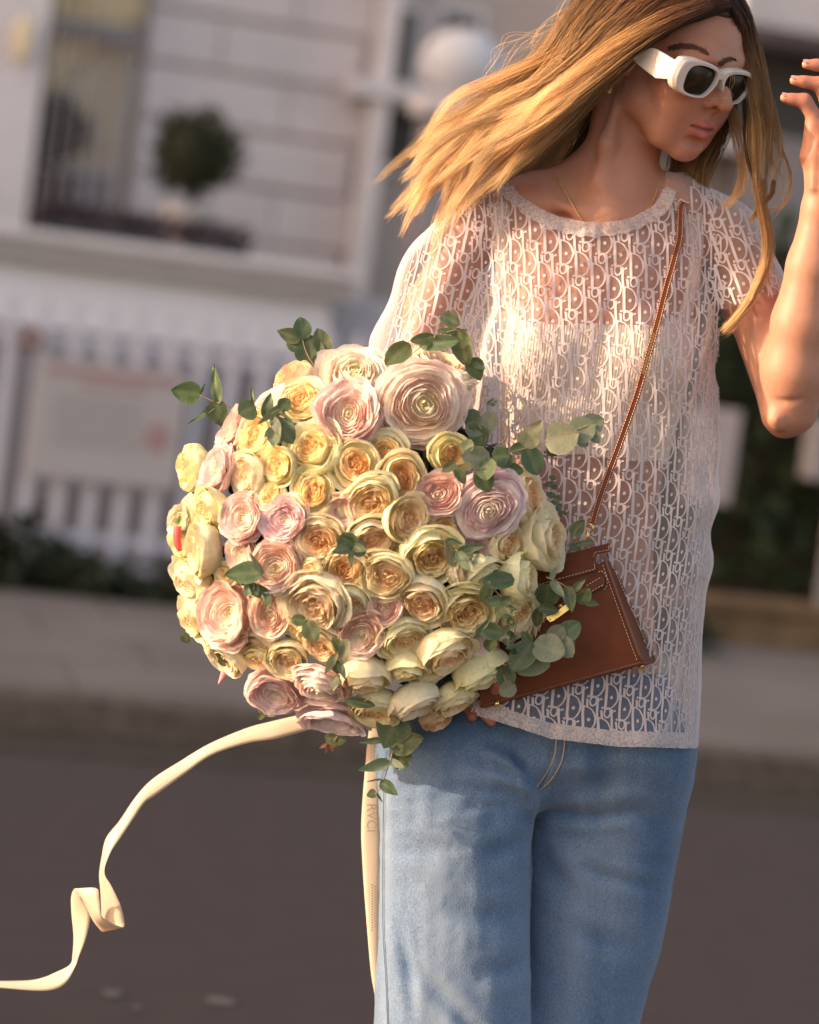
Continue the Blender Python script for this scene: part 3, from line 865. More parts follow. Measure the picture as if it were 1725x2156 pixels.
LEG1 = [(1470, 1010, 150, -10, 105), (1560, 985, 188, 18, 135), (1640, 972, 178, 36, 142), (1720, 962, 163, 45, 140), (1850, 958, 158, 45, 135), (2000, 956, 160, 45, 135), (2156, 952, 164, 42, 138), (2400, 948, 166, 30, 140), (2930, 930, 172, 10, 150)]
LEG2 = [(1470, 1265, 160, -30, 105), (1560, 1285, 182, -25, 145), (1640, 1285, 178, -42, 145), (1720, 1275, 172, -82, 142), (1850, 1256, 168, -105, 140), (2000, 1235, 160, -115, 138), (2156, 1200, 148, -120, 138), (2400, 1150, 146, -80, 140), (2930, 1060, 165, -110, 150)]
J.loft([(1400, 1165, 235, -15, 130), (1480, 1145, 285, -12, 140), (1560, 1130, 325, -10, 150), (1620, 1125, 325, -10, 138), (1700, 1120, 240, -20, 80)], k=10, expo=2.3)
J.loft(LEG1, k=30, expo=2.15)
def fn2(x, y, z):
    return None
J2 = Field(J.xs, J.ys, J.zs); J2.loft(LEG2, k=10, expo=2.15)
kk = np.interp(J.ys, [1600, 1720], [16, 3])[None, :, None].astype(np.float32)
J.F = smin(J.F, J2.F, kk)
# crease grooves and folds carved in the field
J.cone([(1150, 1560, 150), (1140, 1610, 150), (1128, 1660, 120), (1134, 1710, 90)], [5, 8, 14, 8], 14, 'sub')
for pts, r_ in (([(1010, 1560, 172), (1060, 1585, 175), (1105, 1625, 160), (1125, 1655, 130)], [3, 8, 9, 6]),
                ([(1120, 1690, 120), (1070, 1700, 160), (1000, 1690, 182), (930, 1670, 180)], [3, 6, 6, 2]),
                ([(1145, 1690, 80), (1210, 1720, 92), (1300, 1735, 92)], [3, 8, 3]),
                ([(1260, 1820, 86), (1340, 1840, 78), (1400, 1850, 55)], [2, 6, 2])):
    J.cone(pts, [q * 1.5 for q in r_], 16, 'sub')
J.cone([(1040, 1600, 130), (1090, 1650, 122), (1118, 1690, 100)], [26, 24, 18], 26)
jv, jq = J.mesh(); jv = relax(jv, jq, 3)
# cloth folds pushed along the view-facing normal
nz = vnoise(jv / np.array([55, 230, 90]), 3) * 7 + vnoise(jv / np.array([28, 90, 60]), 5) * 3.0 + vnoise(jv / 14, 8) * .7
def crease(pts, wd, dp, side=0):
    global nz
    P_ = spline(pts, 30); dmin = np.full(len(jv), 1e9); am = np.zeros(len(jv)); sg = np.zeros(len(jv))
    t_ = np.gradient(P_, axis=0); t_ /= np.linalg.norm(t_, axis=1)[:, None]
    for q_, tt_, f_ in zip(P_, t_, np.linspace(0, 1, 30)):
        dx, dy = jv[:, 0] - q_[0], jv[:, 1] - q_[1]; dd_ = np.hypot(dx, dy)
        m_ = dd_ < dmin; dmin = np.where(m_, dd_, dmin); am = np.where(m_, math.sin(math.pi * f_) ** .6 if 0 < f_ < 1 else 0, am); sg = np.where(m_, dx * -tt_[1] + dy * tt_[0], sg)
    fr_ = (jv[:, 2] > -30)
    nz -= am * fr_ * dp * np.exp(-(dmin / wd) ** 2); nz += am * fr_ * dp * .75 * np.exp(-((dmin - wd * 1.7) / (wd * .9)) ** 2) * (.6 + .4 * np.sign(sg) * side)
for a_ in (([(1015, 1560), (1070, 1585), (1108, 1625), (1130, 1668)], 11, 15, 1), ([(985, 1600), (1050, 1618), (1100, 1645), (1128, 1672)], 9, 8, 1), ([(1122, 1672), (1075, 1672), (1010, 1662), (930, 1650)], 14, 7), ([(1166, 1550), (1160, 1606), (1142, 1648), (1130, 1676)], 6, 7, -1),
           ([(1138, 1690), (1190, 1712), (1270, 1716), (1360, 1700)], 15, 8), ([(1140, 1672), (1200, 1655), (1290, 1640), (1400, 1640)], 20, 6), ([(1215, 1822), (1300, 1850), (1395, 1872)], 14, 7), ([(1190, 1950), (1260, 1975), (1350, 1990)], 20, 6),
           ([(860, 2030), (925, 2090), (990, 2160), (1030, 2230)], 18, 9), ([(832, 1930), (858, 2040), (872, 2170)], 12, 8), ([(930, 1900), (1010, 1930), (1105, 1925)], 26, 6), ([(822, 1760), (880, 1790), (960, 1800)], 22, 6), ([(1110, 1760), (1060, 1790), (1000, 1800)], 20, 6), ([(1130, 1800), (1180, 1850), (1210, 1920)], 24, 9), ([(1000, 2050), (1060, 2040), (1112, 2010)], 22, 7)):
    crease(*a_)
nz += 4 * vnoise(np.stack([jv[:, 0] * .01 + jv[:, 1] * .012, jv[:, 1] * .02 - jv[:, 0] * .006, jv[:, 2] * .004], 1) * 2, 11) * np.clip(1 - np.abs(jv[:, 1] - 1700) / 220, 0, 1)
cxs = np.where(jv[:, 0] < 1115, np.interp(jv[:, 1], [q[0] for q in LEG1], [q[1] for q in LEG1]), np.interp(jv[:, 1], [q[0] for q in LEG2], [q[1] for q in LEG2]))
d = np.stack([(jv[:, 0] - cxs) * .6, jv[:, 1] * 0, jv[:, 2]], 1); d /= np.linalg.norm(d, axis=1)[:, None] + 1e-6
jv = jv + d * nz[:, None]
wear_shade = .60 + .22 * np.exp(-((jv[:, 0] - cxs + 20) / 75) ** 2) * np.clip((jv[:, 1] - 1640) / 200, 0, 1) - .12 * np.clip(vnoise(jv / np.array([60, 200, 120]), 21), 0, 1) - .012 * np.clip(-nz, 0, 14) + .008 * np.clip(nz, 0, 12) - .12 * np.clip((jv[:, 0] - 1120) / 120, 0, 1) * np.exp(-((jv[:, 0] - 1190) / 90) ** 2) + .03 * vnoise(jv / np.array([7, 90, 30]), 25)  # worn fronts; folds darker, and shade beside the left leg put into the colour
wear_shade += .2 * np.exp(-((jv[:, 0] - (812)) / 14) ** 2) * (jv[:, 1] > 1650)
wear_shade -= .10 * np.clip((1640 - jv[:, 1]) / 100, 0, 1)  # darker towards the waist
jv, jq, us = keep_faces(jv, jq, (jv[:, 1] > 1415) & (jv[:, 1] < 2945)); wear_shade = wear_shade[us]
jeans = mk("jeans", jv, jq, m_den, person, px=True, attrs={"wear_shade": wear_shade})
T_jean = bvh(jv, jq)
m_thread = mat("fly_stitching", (.42, .30, .20), .8)
m_seam = mat("seam_denim", (.045, .095, .2), .9)
for pts in ([(1172, 1552), (1168, 1590), (1150, 1630), (1131, 1656)], [(1190, 1552), (1184, 1598), (1164, 1638), (1138, 1662)]):
    P = spline(pts, 40); P3 = [(p[0], p[1], front(T_jean, p[0], p[1], 1.0, 100)) for p in P]
    o = mk("fly_seam", *tube(P3, 1.6, 5), m_thread, jeans, px=True)
for pts in ([(808, 1660), (806, 1800), (806, 1950), (812, 2060), (816, 2160)],):
    P = spline(pts, 60); P3 = [(p[0], p[1], front(T_jean, p[0] + 4, p[1], .5, 40)) for p in P]
    mk("side_seam", *tube(P3, 1.3, 5), m_den, jeans, px=True, attrs={"wear_shade": np.full(300, .75)})
# simple white trainers under the hems (below the frame)
for (u, w_) in ((930, 10), (1060, -110)):
    c = W((u, 2960, w_)); c[2] = 0
    b = MB(); b.add(*tube([c + np.array([0, .10, .05]), c + np.array([0, .02, .06]), c + np.array([0, -.08, .045]), c + np.array([0, -.15, .03])], [.035, .05, .042, .028], 12))
    b.build("shoe", mat("shoe_white", (.7, .68, .65), .5), person, smooth=True)
# ------------------------------------------------------------------ sheer tee
xs = axis([(740, 1740, 8)]); ys = axis([(360, 1640, 8)]); zs = axis([(-260, 300, 8)])
Sf = Field(xs, ys, zs)
TORSO = [(430, 1262, 205, -35, 92), (500, 1262, 236, -28, 110), (600, 1258, 250, -12, 128), (720, 1252, 262, -5, 146), (830, 1248, 268, 0, 156), (950, 1242, 276, 2, 156), (1100, 1225, 280, 4, 160), (1250, 1195, 292, 6, 168), (1400, 1170, 308, 8, 178), (1500, 1155, 320, 8, 186), (1640, 1150, 322, 8, 188)]
Sf.loft(TORSO, k=20, expo=2.25)
for c in ((1150, 745, 66), (1360, 755, 66)): Sf.ell(c, (100, 110, 88), 34)
Sf.cone([(1010, 470, -38), (1130, 425, -42), (1275, 398, -40), (1400, 425, -46), (1520, 478, -52)], [68, 70, 72, 68, 64], 24)
SL1 = [(1002, 492, -36), (935, 590, -28), (880, 740, -20), (862, 900, -18)]
Sf.cone(SL1, [84, 94, 97, 92], 30)
SL2 = [(1532, 516, -40), (1572, 610, -16), (1592, 700, -2)]
Sf.cone(SL2, [80, 80, 82], 26)
sv, sq = Sf.mesh(); sv = relax(sv, sq, 2)
ctr = np.interp(sv[:, 1], [r_[0] for r_ in TORSO], [r_[1] for r_ in TORSO])
dv = np.stack([(sv[:, 0] - ctr) * .7, 0 * ctr, sv[:, 2] + 20], 1); dv /= np.linalg.norm(dv, axis=1)[:, None] + 1e-6
def fold_field(p):
    u, v, w = p[:, 0], p[:, 1], p[:, 2]
    low = np.clip((v - 900) / 500, 0, 1)
    f = vnoise(np.stack([(u + .12 * v) / 52, v / 380, w / 120], 1), 31) * (8 + 7 * low)
    f += vnoise(np.stack([(u + .2 * v) / 24, v / 160, w / 70], 1), 33) * (5 + 4.5 * low)
    # drapes falling from her right armpit
    m = np.exp(-((u - 1010) / 95) ** 2) * np.clip((v - 520) / 120, 0, 1) * np.clip((1000 - v) / 200, 0, 1)
    f += m * 12 * np.sin((u + .10 * v) / 14.5 + vnoise(p / 80, 6) * 1.5)
    # drag lines from the raised shoulder
    m = np.exp(-((u - 1520) / 70) ** 2) * np.clip((v - 470) / 60, 0, 1) * np.clip((1000 - v) / 300, 0, 1)
    f += m * 12 * np.sin((u * .9 + v * .42) / 16 + vnoise(p / 60, 6) * 1.5)
    m = np.exp(-((u - 900) / 90) ** 2) * np.clip((v - 480) / 60, 0, 1)
    f += m * 9 * np.sin((u * .8 + v * .55) / 17 + vnoise(p / 90, 2) * 2)
    # diagonal pull towards the bag
    m = np.exp(-((v - 1230 - (u - 1300) * -.55) / 120) ** 2) * np.clip((u - 1150) / 100, 0, 1)
    f += m * 7 * np.sin((u * .55 + v) / 21)
    m = np.exp(-((u - 1400) / 90) ** 2) * np.clip((v - 420) / 60, 0, 1) * np.clip((900 - v) / 200, 0, 1)
    f += m * 7 * np.sin((u - .22 * v) / 17 + vnoise(p / 90, 9) * 2)
    f += vnoise(p / 11, 37) * .5
    return f
sv = sv + dv * fold_field(sv)[:, None]
def hemline(u): return np.interp(u, [850, 1000, 1060, 1160, 1300, 1475, 1520], [1470, 1502, 1520, 1552, 1569, 1573, 1573])
NECK = [(1078, 392), (1100, 412), (1130, 432), (1170, 452), (1215, 464), (1260, 469), (1310, 464), (1355, 448), (1385, 424), (1398, 398)]
def neckline(u): return np.interp(u, [p[0] for p in NECK], [p[1] for p in NECK])
u, v, w = sv[:, 0], sv[:, 1], sv[:, 2]
ok = v < hemline(u)
ok &= ~((u > 1078) & (u < 1398) & (w > -60) & (v < neckline(u) + 10))
ok &= ~((u > 1160) & (u < 1370) & (w <= -60) & (v < 388))
# sleeve ends
e = np.array([1590 - 1570, 700 - 610, 16.]); e /= np.linalg.norm(e)
sd = (u - 1581) * e[0] + (v - 655) * e[1] + (w + 20) * e[2]
ok &= ~((sd > 3 * np.sin(u / 30)) & (u > 1516) & (v > 600) & (v < 900) & (sd < 200))
ok &= ~((v > 880) & (u < 950))
sv, sq, _ = keep_faces(sv, sq, ok)
sv0 = sv.copy()
m_sheer = mat("sheer_tulle", (.86, .80, .80), .6, .3)
tr = N(m_sheer, "BsdfTransparent"); tl = N(m_sheer, "BsdfTranslucent"); tl.inputs[0].default_value = (.9, .84, .82, 1); tr.inputs[0].default_value = (1, .97, .96, 1)
mx1 = N(m_sheer, "MixShader"); mx1.inputs[0].default_value = .35
LK(m_sheer, PB(m_sheer).outputs[0], mx1.inputs[1]); LK(m_sheer, tl.outputs[0], mx1.inputs[2])
lw = N(m_sheer, "LayerWeight"); lw.inputs[0].default_value = .45
mr = N(m_sheer, "MapRange"); mr.inputs[1].default_value = .1; mr.inputs[2].default_value = 1; mr.inputs[3].default_value = .13; mr.inputs[4].default_value = .8
LK(m_sheer, lw.outputs["Facing"], mr.inputs[0])
mx2 = N(m_sheer, "MixShader"); LK(m_sheer, mr.outputs[0], mx2.inputs[0]); LK(m_sheer, tr.outputs[0], mx2.inputs[1]); LK(m_sheer, mx1.outputs[0], mx2.inputs[2])
LK(m_sheer, mx2.outputs[0], m_sheer.node_tree.nodes["Material Output"].inputs[0])
tee = mk("t_shirt", sv, sq, m_sheer, person, px=True)
T_tee = bvh(sv, sq)

# woven lettering: every stroke is a real band of velvet lying on the tulle
m_vel = mat("woven_velvet", (.70, .605, .615), .9, .1)
PB(m_vel).inputs["Sheen Weight"].default_value = .3
tl = N(m_vel, "BsdfTranslucent"); tl.inputs[0].default_value = (.75, .66, .64, 1)
mx1 = N(m_vel, "MixShader"); mx1.inputs[0].default_value = .3
LK(m_vel, PB(m_vel).outputs[0], mx1.inputs[1]); LK(m_vel, tl.outputs[0], mx1.inputs[2])
LK(m_vel, mx1.outputs[0], m_vel.node_tree.nodes["Material Output"].inputs[0])
def stroke(pts, w, n):
    P = spline(pts, n) if len(pts) > 2 else np.linspace(pts[0], pts[1], n).astype(float)
    t = np.gradient(P, axis=0); t /= np.linalg.norm(t, axis=1)[:, None] + 1e-9
    nn = np.stack([-t[:, 1], t[:, 0]], 1)
    ww = (np.full(n, float(w)) if np.isscalar(w) else np.interp(np.linspace(0, 1, n), np.linspace(0, 1, len(w)), w))[:, None]
    return np.concatenate([P - nn * ww / 2, P + nn * ww / 2]), [(i, i + 1, n + i + 1, n + i) for i in range(n - 1)]
def blob(c, rx, ry, n=8):
    a = np.linspace(0, 2 * math.pi, n + 1)[:-1]
    return np.stack([c[0] + rx * np.cos(a), c[1] + ry * np.sin(a)], 1), [tuple(range(n))]
GL = []
el = lambda c, rx, ry, n=17: [(c[0] + rx * math.cos(a), c[1] + ry * math.sin(a)) for a in np.linspace(0, 2 * math.pi, n)]
GL.append(stroke([(0, 0), (5, 53)], 6.0, 9))                                           # D stem
GL.append(stroke([(-3, 1), (8, 1.5), (20, 7), (29, 20), (30.5, 33), (25, 46), (14, 53.5), (2, 54)], [1.9, 2.2, 2.8, 4.1, 4.3, 3.1, 2.2, 1.9], 20))
GL.append(stroke([(-4, .5), (4, -.5)], 1.8, 3)); GL.append(blob((15.5, 29), 3.6, 3.9))
GL.append(blob((7.5, -21), 2.7, 2.7)); GL.append(stroke([(6.5, -15), (9, 1)], 5.0, 4)); GL.append(stroke([(3, -15.5), (9, -14.5)], 1.6, 3))   # i
GL.append(stroke(el((20.5, -11), 7.2, 10.2), 3.4, 18))                                  # o
GL.append(stroke([(30, -18), (32.5, 8), (36, 30)], [4.6, 5.2, 4.5], 8))                # r
GL.append(stroke([(31, -5), (33.5, -13), (38, -17)], [1.6, 2.0, 2.4], 6)); GL.append(stroke([(26.5, -17.5), (32, -18.5)], 1.6, 3)); GL.append(blob((38.5, -15.5), 2.2, 2.4, 6))
gv = []; gf = []
for a_, b_ in GL:
    n0 = sum(len(q) for q in gv); gv.append(a_); gf += [tuple(i + n0 for i in q) for q in b_]
gv = np.concatenate(gv)
LA = np.array([36.5, 24.0]); LB = np.array([-9., 73.])
Vm = []; Fm = []
rg = np.random.RandomState(5)
def lay(origin, ang, centre_fn, half, clip, sc=1.0):
    """lay the repeat on the cloth: fabric x is measured along the cloth from its centre line"""
    ca, sa = math.cos(ang), math.sin(ang)
    for i in range(-40, 41):
        for j in range(-24, 25):
            o = (i * LA + j * LB) * sc
            if abs(o[0]) > 620 or abs(o[1]) > 760: continue
            pts = gv * sc + o
            x = pts[:, 0] * ca - pts[:, 1] * sa; y = pts[:, 0] * sa + pts[:, 1] * ca
            xo = o[0] * ca - o[1] * sa; yo = o[0] * sa + o[1] * ca
            U0, V0, ok0 = centre_fn(np.array([xo + 10]), np.array([yo + 20]))
            if not ok0[0] or not clip(U0[0], V0[0]): continue
            Uu, Vv, okk = centre_fn(x, y)
            zz = []
            bad = set()
            for k in range(len(pts)):
                z = front(T_tee, Uu[k], Vv[k], 1.3) if okk[k] else None
                if z is None: bad.add(k); z = 0
                zz.append(z)
            zz = np.array(zz); md = np.median([z for k, z in enumerate(zz) if k not in bad]) if len(bad) < len(zz) else 0
            n0 = len(Vm)
            Uu = Uu + rg.normal(0, .22, len(Uu)); 
            Vm.extend(np.stack([Uu, Vv, zz], 1))
            for q in gf:
                if any(k in bad for k in q): continue
                zq = [zz[k] for k in q]
                if max(zq) - min(zq) > 60: continue
                Fm.append(tuple(k + n0 for k in q))
tv = np.array([r_[0] for r_ in TORSO]); tcn = np.array([r_[1] for r_ in TORSO]); ta = np.array([r_[2] for r_ in TORSO]).astype(float); ta = np.maximum(ta, np.interp(tv, [430, 600, 720, 830], [335, 325, 295, 268]))
def torso_fn(x, y):
    v = 960 + y
    c = np.interp(v, tv, tcn); a = np.interp(v, tv, ta) * .98
    s_ = (x) / a
    return c + a * np.sin(np.clip(s_, -1.5, 1.5)), v + 0 * x, np.abs(s_) < 1.52
def seamL(v): return np.interp(v, [430, 520, 640, 800], [992, 1000, 1020, 990])
def seamR(v): return np.interp(v, [430, 520, 640, 760], [1500, 1512, 1505, 1525])
lay(0, R(2.0), torso_fn, 0, lambda u, v: 392 < v < hemline(u) + 25 and (v > 800 or (seamL(v) - 14 < u < seamR(v) + 6)), .98)
def sleeve_fn(c0, c1, a):
    c0 = np.array(c0, float); c1 = np.array(c1, float); e = c1 - c0; Ln = np.linalg.norm(e); e /= Ln; p = np.array([-e[1], e[0]]) * -1
    def fn(x, y):
        s_ = x / a; sx = a * np.sin(np.clip(s_, -1.5, 1.5))
        q = c0[None] + e[None] * (y[:, None] + 0) + p[None] * sx[:, None]
        return q[:, 0], q[:, 1], (np.abs(s_) < 1.5)
    return fn
lay(0, 0, sleeve_fn((985, 480), (880, 800), 92), 0, lambda u, v: u < seamL(v) - 6 and v < 900 and v > 398)
lay(0, 0, sleeve_fn((1535, 500), (1600, 760), 84), 0, lambda u, v: u > seamR(v) - 22 and v < 715 and v > 425, 1.0)
Vm = np.array(Vm)
Vm[:, 1] = np.where(Vm[:, 1] > hemline(Vm[:, 0]) - 2, hemline(Vm[:, 0]) - 2, Vm[:, 1])
o = mk("woven_lettering", Vm, Fm, m_vel, tee, px=True, smooth=False)
tag(o, kind='stuff')
sol = o.modifiers.new("thick", 'SOLIDIFY'); sol.thickness = .0006; sol.offset = 0
# hem bands, collar, shoulder seam
def band(name, top, bottom, rows, m, par, wob=2.0, seed=1, off=2.5):
    top = np.array(top, float); bottom = np.array(bottom, float); n = len(top); V = []
    for j in range(rows):
        f = j / (rows - 1)
        V.append(top * (1 - f) + bottom * f)
    V = np.concatenate(V)
    if name == 'collar':
        k_ = np.tile(np.arange(n), rows); f_ = np.repeat(np.arange(rows), n) / (rows - 1)
        V[:, 2] += 3.2 * np.sin(k_ * 1.55 + .6 * np.sin(k_ * .37)) * (.35 + .65 * f_); V[:, 1] += 1.6 * np.sin(k_ * 1.55 + 1) * f_
    V = V + np.stack([vnoise(V / 9, seed), vnoise(V / 7, seed + 1), vnoise(V / 8, seed + 2) * 1.6], 1) * wob
    F_ = [(j * n + i, j * n + i + 1, (j + 1) * n + i + 1, (j + 1) * n + i) for j in range(rows - 1) for i in range(n - 1)]
    return mk(name, V, F_, m, par, px=True)
m_col = mat("ribbed_lace", (.68, .60, .60), .85, .2)
tl = N(m_col, "BsdfTranslucent"); tl.inputs[0].default_value = (.9, .82, .80, 1); tr = N(m_col, "BsdfTransparent")
nz_ = noise(m_col, 330, 3, .6); rz = ramp(m_col, nz_.outputs[0], [(.38, (.55, .55, .55)), (.58, (.92, .92, .92))])
mx1 = N(m_col, "MixShader"); mx1.inputs[0].default_value = .3; mx2 = N(m_col, "MixShader")
LK(m_col, PB(m_col).outputs[0], mx1.inputs[1]); LK(m_col, tl.outputs[0], mx1.inputs[2])
LK(m_col, rz.outputs[0], mx2.inputs[0]); LK(m_col, tr.outputs[0], mx2.inputs[1]); LK(m_col, mx1.outputs[0], mx2.inputs[2])
LK(m_col, mx2.outputs[0], m_col.node_tree.nodes["Material Output"].inputs[0])
bump(m_col, nz_.outputs[0], .5, .002)
NP = spline([(1079, 392), (1092, 408), (1120, 428), (1165, 452), (1215, 465), (1260, 469), (1310, 464), (1355, 447), (1384, 424), (1397, 396)], 70)
inner = []; outer = []
cxy = np.array([1240, 372])
for p in NP:
    d = p - cxy; d /= np.linalg.norm(d)
    zi = front(T_body, p[0], p[1], 6, 0); q = p + d * 30
    zo = front(T_tee, q[0], q[1], 3, None)
    if zo is None: zo = zi
    zi = max(zi, -40); inner.append((p[0], p[1] - 1, max(zi, min(zo - 4, zi + 30)))); outer.append((q[0], q[1], zo))
inner = np.array(inner); outer = np.array(outer)
for e_ in (inner, outer): e_[:, 2] = np.convolve(np.pad(e_[:, 2], 5, 'edge'), np.ones(11) / 11, 'valid')
outer[:, 2] = np.maximum(outer[:, 2], inner[:, 2] - 16)
for e_, tr_, of_ in ((outer, T_tee, 5), (inner, T_body, 7), (inner, T_tee, 3), (outer, T_body, 7)):
    e_[:, 2] = [max(z_, min(front(tr_, x_, y_, of_, -999), z_ + 30)) for x_, y_, z_ in e_]
# carry both edges round behind the neck
L0, R0 = inner[0], inner[-1]; L1, R1 = outer[0], outer[-1]
def back(a, b, lift, n=26):
    t = np.linspace(0, 1, n)[1:-1][:, None]; m = (a + b) / 2 + np.array([0, -26 - lift, -125])
    return (1 - t) ** 2 * b + 2 * t * (1 - t) * m * 1.0 + t ** 2 * a + 0
inner = np.concatenate([inner, back(L0, R0, 12), inner[:1]]); outer = np.concatenate([outer, back(L1, R1, -18), outer[:1]])
band("collar", inner, outer, 6, m_col, tee, 2.2, 3)
hp = []; hq = []
for u_ in np.linspace(1003, 1474, 90):
    v_ = hemline(u_); z1 = front(T_tee, u_, v_ - 30, 3, None)
    if z1 is None: continue
    hp.append((u_, v_ - 30, z1)); hq.append((u_, v_ + 3, (front(T_tee, u_, v_ - 10, 3, z1))))
band("hem", hp, hq, 5, m_col, tee, 1.0, 7)
ep = []; eq = []
for u_ in np.linspace(1522, 1640, 34):
    v_ = np.interp(u_, [1520, 1545, 1570, 1600, 1645], [712, 692, 678, 668, 655])
    z1 = front(T_tee, min(max(u_, 1530), 1634), v_ - 22, 3, None)
    if z1 is None: continue
    ep.append((u_ - 4, v_ - 26, z1)); eq.append((u_, v_ + 2, z1 + 2))
band("sleeve_hem", ep, eq, 4, m_col, tee, 1.6, 9)
# ------------------------------------------------------------------ hair
m_hair = mat("hair", (.3, .18, .08), .38, .55)
at = attr(m_hair, "t"); ar = attr(m_hair, "rnd")
rh = ramp(m_hair, at.outputs["Fac"], [(0, (.075, .028, .014)), (.24, (.20, .085, .034)), (.50, (.55, .31, .12)), (1.0, (.94, .69, .38))])
vr = N(m_hair, "HueSaturation"); mr = N(m_hair, "MapRange"); mr.inputs[3].default_value = .42; mr.inputs[4].default_value = 1.5
LK(m_hair, ar.outputs["Fac"], mr.inputs[0]); LK(m_hair, mr.outputs[0], vr.inputs["Value"]); LK(m_hair, rh.outputs[0], vr.inputs["Color"])
LK(m_hair, vr.outputs[0], PB(m_hair).inputs["Base Color"])
tl = N(m_hair, "BsdfTranslucent"); LK(m_hair, vr.outputs[0], tl.inputs[0]); mx = N(m_hair, "MixShader"); mx.inputs[0].default_value = .38
LK(m_hair, PB(m_hair).outputs[0], mx.inputs[1]); LK(m_hair, tl.outputs[0], mx.inputs[2]); LK(m_hair, mx.outputs[0], m_hair.node_tree.nodes["Material Output"].inputs[0])

T_head = T_body
HR = np.random.RandomState(11)
def strands(name, P, rad, tt, rnd, parent):
    """P (n, m, 3) centre lines, rad (n, m), tt (n, m) -> one mesh of 3-sided strands"""
    n, m, _ = P.shape
    T = np.gradient(P, axis=1); T /= np.linalg.norm(T, axis=2)[..., None] + 1e-9
    ref = np.array([.3, .5, .81]); a = ref - T * (T @ ref)[..., None]; a /= np.linalg.norm(a, axis=2)[..., None] + 1e-9
    b = np.cross(T, a)
    V = np.empty((n, m, 3, 3))
    for k in range(3):
        an = 2 * math.pi * k / 3
        V[:, :, k] = P + rad[..., None] * (math.cos(an) * a + math.sin(an) * b)
    idx = np.arange(n * m * 3).reshape(n, m, 3)
    Fs = []
    for k in range(3):
        k2 = (k + 1) % 3
        Fs.append(np.stack([idx[:, :-1, k], idx[:, :-1, k2], idx[:, 1:, k2], idx[:, 1:, k]], -1).reshape(-1, 4))
    return mk(name, V.reshape(-1, 3), np.concatenate(Fs), m_hair, parent, px=True, attrs={"t": np.repeat(tt.reshape(-1), 3), "rnd": np.repeat(np.repeat(rnd, m), 3)})

def family(ga, gb, n, m=22, spread=6, t0=0.0, t1=1.0, wav=5, rad=.55, clump=5, scalp=True, fan=None, shade=(0, 1), taper=.35, sp=(0, 1), ends=0, pl=.8):
    """strands between two guides of equal length; they gather into locks towards their ends"""
    A = spline(ga, m); Bv = spline(gb, m)
    s = HR.uniform(sp[0], sp[1], n)
    nl = int(max(2, n // (14 * clump))); lockc = (np.floor(s * nl) + .5) / nl
    pull = np.linspace(0, 1, m) ** 1.3
    se = s[:, None] * (1 - pl * pull) + lockc[:, None] * pl * pull
    P = A[None] * (1 - se[..., None]) + Bv[None] * se[..., None]
    # every lock waves in its own way
    li = np.floor(s * nl).astype(int); ph = HR.uniform(0, 6.28, (nl + 1, 3)); fr = HR.uniform(1.0, 2.6, (nl + 1, 3))
    x = np.linspace(0, 1, m)
    for c in range(3):
        P[:, :, c] += np.sin(ph[li, c][:, None] + fr[li, c][:, None] * 6.28 * x[None]) * wav * (x ** .8)[None] * (1.4 if c == 2 else 1)
    if ends:
        eo = HR.normal(0, 1, (nl + 1, 3)) * np.array([ends, ends, ends]); bo = HR.normal(0, 1, (nl + 1, 3)) * ends * .45
        P += eo[li][:, None, :] * (x ** 2.4)[None, :, None] + bo[li][:, None, :] * (np.sin(math.pi * x) * x)[None, :, None]
    off = HR.normal(0, 1, (n, 1, 3)) * spread * (.35 + .65 * np.sin(np.pi * np.clip(x * .9 + .1, 0, 1)))[None, :, None]
    P += off
    P += np.cumsum(HR.normal(0, .55, (n, m, 3)), axis=1) * (x[None, :, None] ** .7)
    P += np.sin(x[None, :, None] * HR.uniform(4, 16, (n, 1, 3)) + HR.uniform(0, 6, (n, 1, 3))) * 1.6 * x[None, :, None]
    if fan is not None: P[:, :, 0] += fan * 0
    if scalp:
        k = int(m * .62)
        for i in range(n):
            for j in range(k):
                z = front(T_head, P[i, j, 0], P[i, j, 1])
                if z is not None:
                    need = z + 5 + 9 * HR.rand()
                    if P[i, j, 2] < need: P[i, j, 2] = need
            P[i, 1:k + 2, 2] = (P[i, :k + 1, 2] + P[i, 1:k + 2, 2] * 2 + P[i, 2:k + 3, 2]) / 4
    L_ = HR.uniform(.9, 1.0, n) * (HR.uniform(.80, 1.0, nl + 1)[li] if ends else 1)
    xs_ = x[None] * L_[:, None]
    # shorten some strands by resampling
    fi = xs_ * (m - 1); i0 = np.minimum(fi.astype(int), m - 2); f = (fi - i0)[..., None]
    P = P[np.arange(n)[:, None], i0] * (1 - f) + P[np.arange(n)[:, None], i0 + 1] * f
    r_ = rad * (1 - (1 - taper) * x ** 2)[None] * HR.uniform(.7, 1.25, (n, 1))
    tt = np.clip(t0 + (t1 - t0) * x[None] + HR.normal(0, .05, (n, 1)), 0, 1)
    rnd = np.clip(.5 * HR.rand(nl + 1)[li] + .5 * HR.rand(n), 0, 1) * (shade[1] - shade[0]) + shade[0]
    return P, r_, np.broadcast_to(tt, (n, m)), rnd
parts = []
front_g = [(1536, 14, 118), (1455, 36, 150), (1368, 78, 155), (1286, 142, 150), (1186, 222, 145), (1080, 296, 130), (970, 372, 100), (905, 442, 70)]
mid_g = [(1500, -40, 100), (1400, -20, 140), (1300, 60, 130), (1225, 140, 100), (1120, 215, 70), (1010, 270, 50), (930, 360, 35), (868, 440, 20)]
back_g = [(1370, -120, 20), (1270, -60, 40), (1205, 30, 50), (1150, 130, 40), (1060, 210, 30), (960, 290, 20), (885, 380, 5), (818, 480, -5)]
parts.append(family(front_g, mid_g, 2000, 30, 7, 0, .98, 11, .5, 5.0, ends=52, pl=.88))
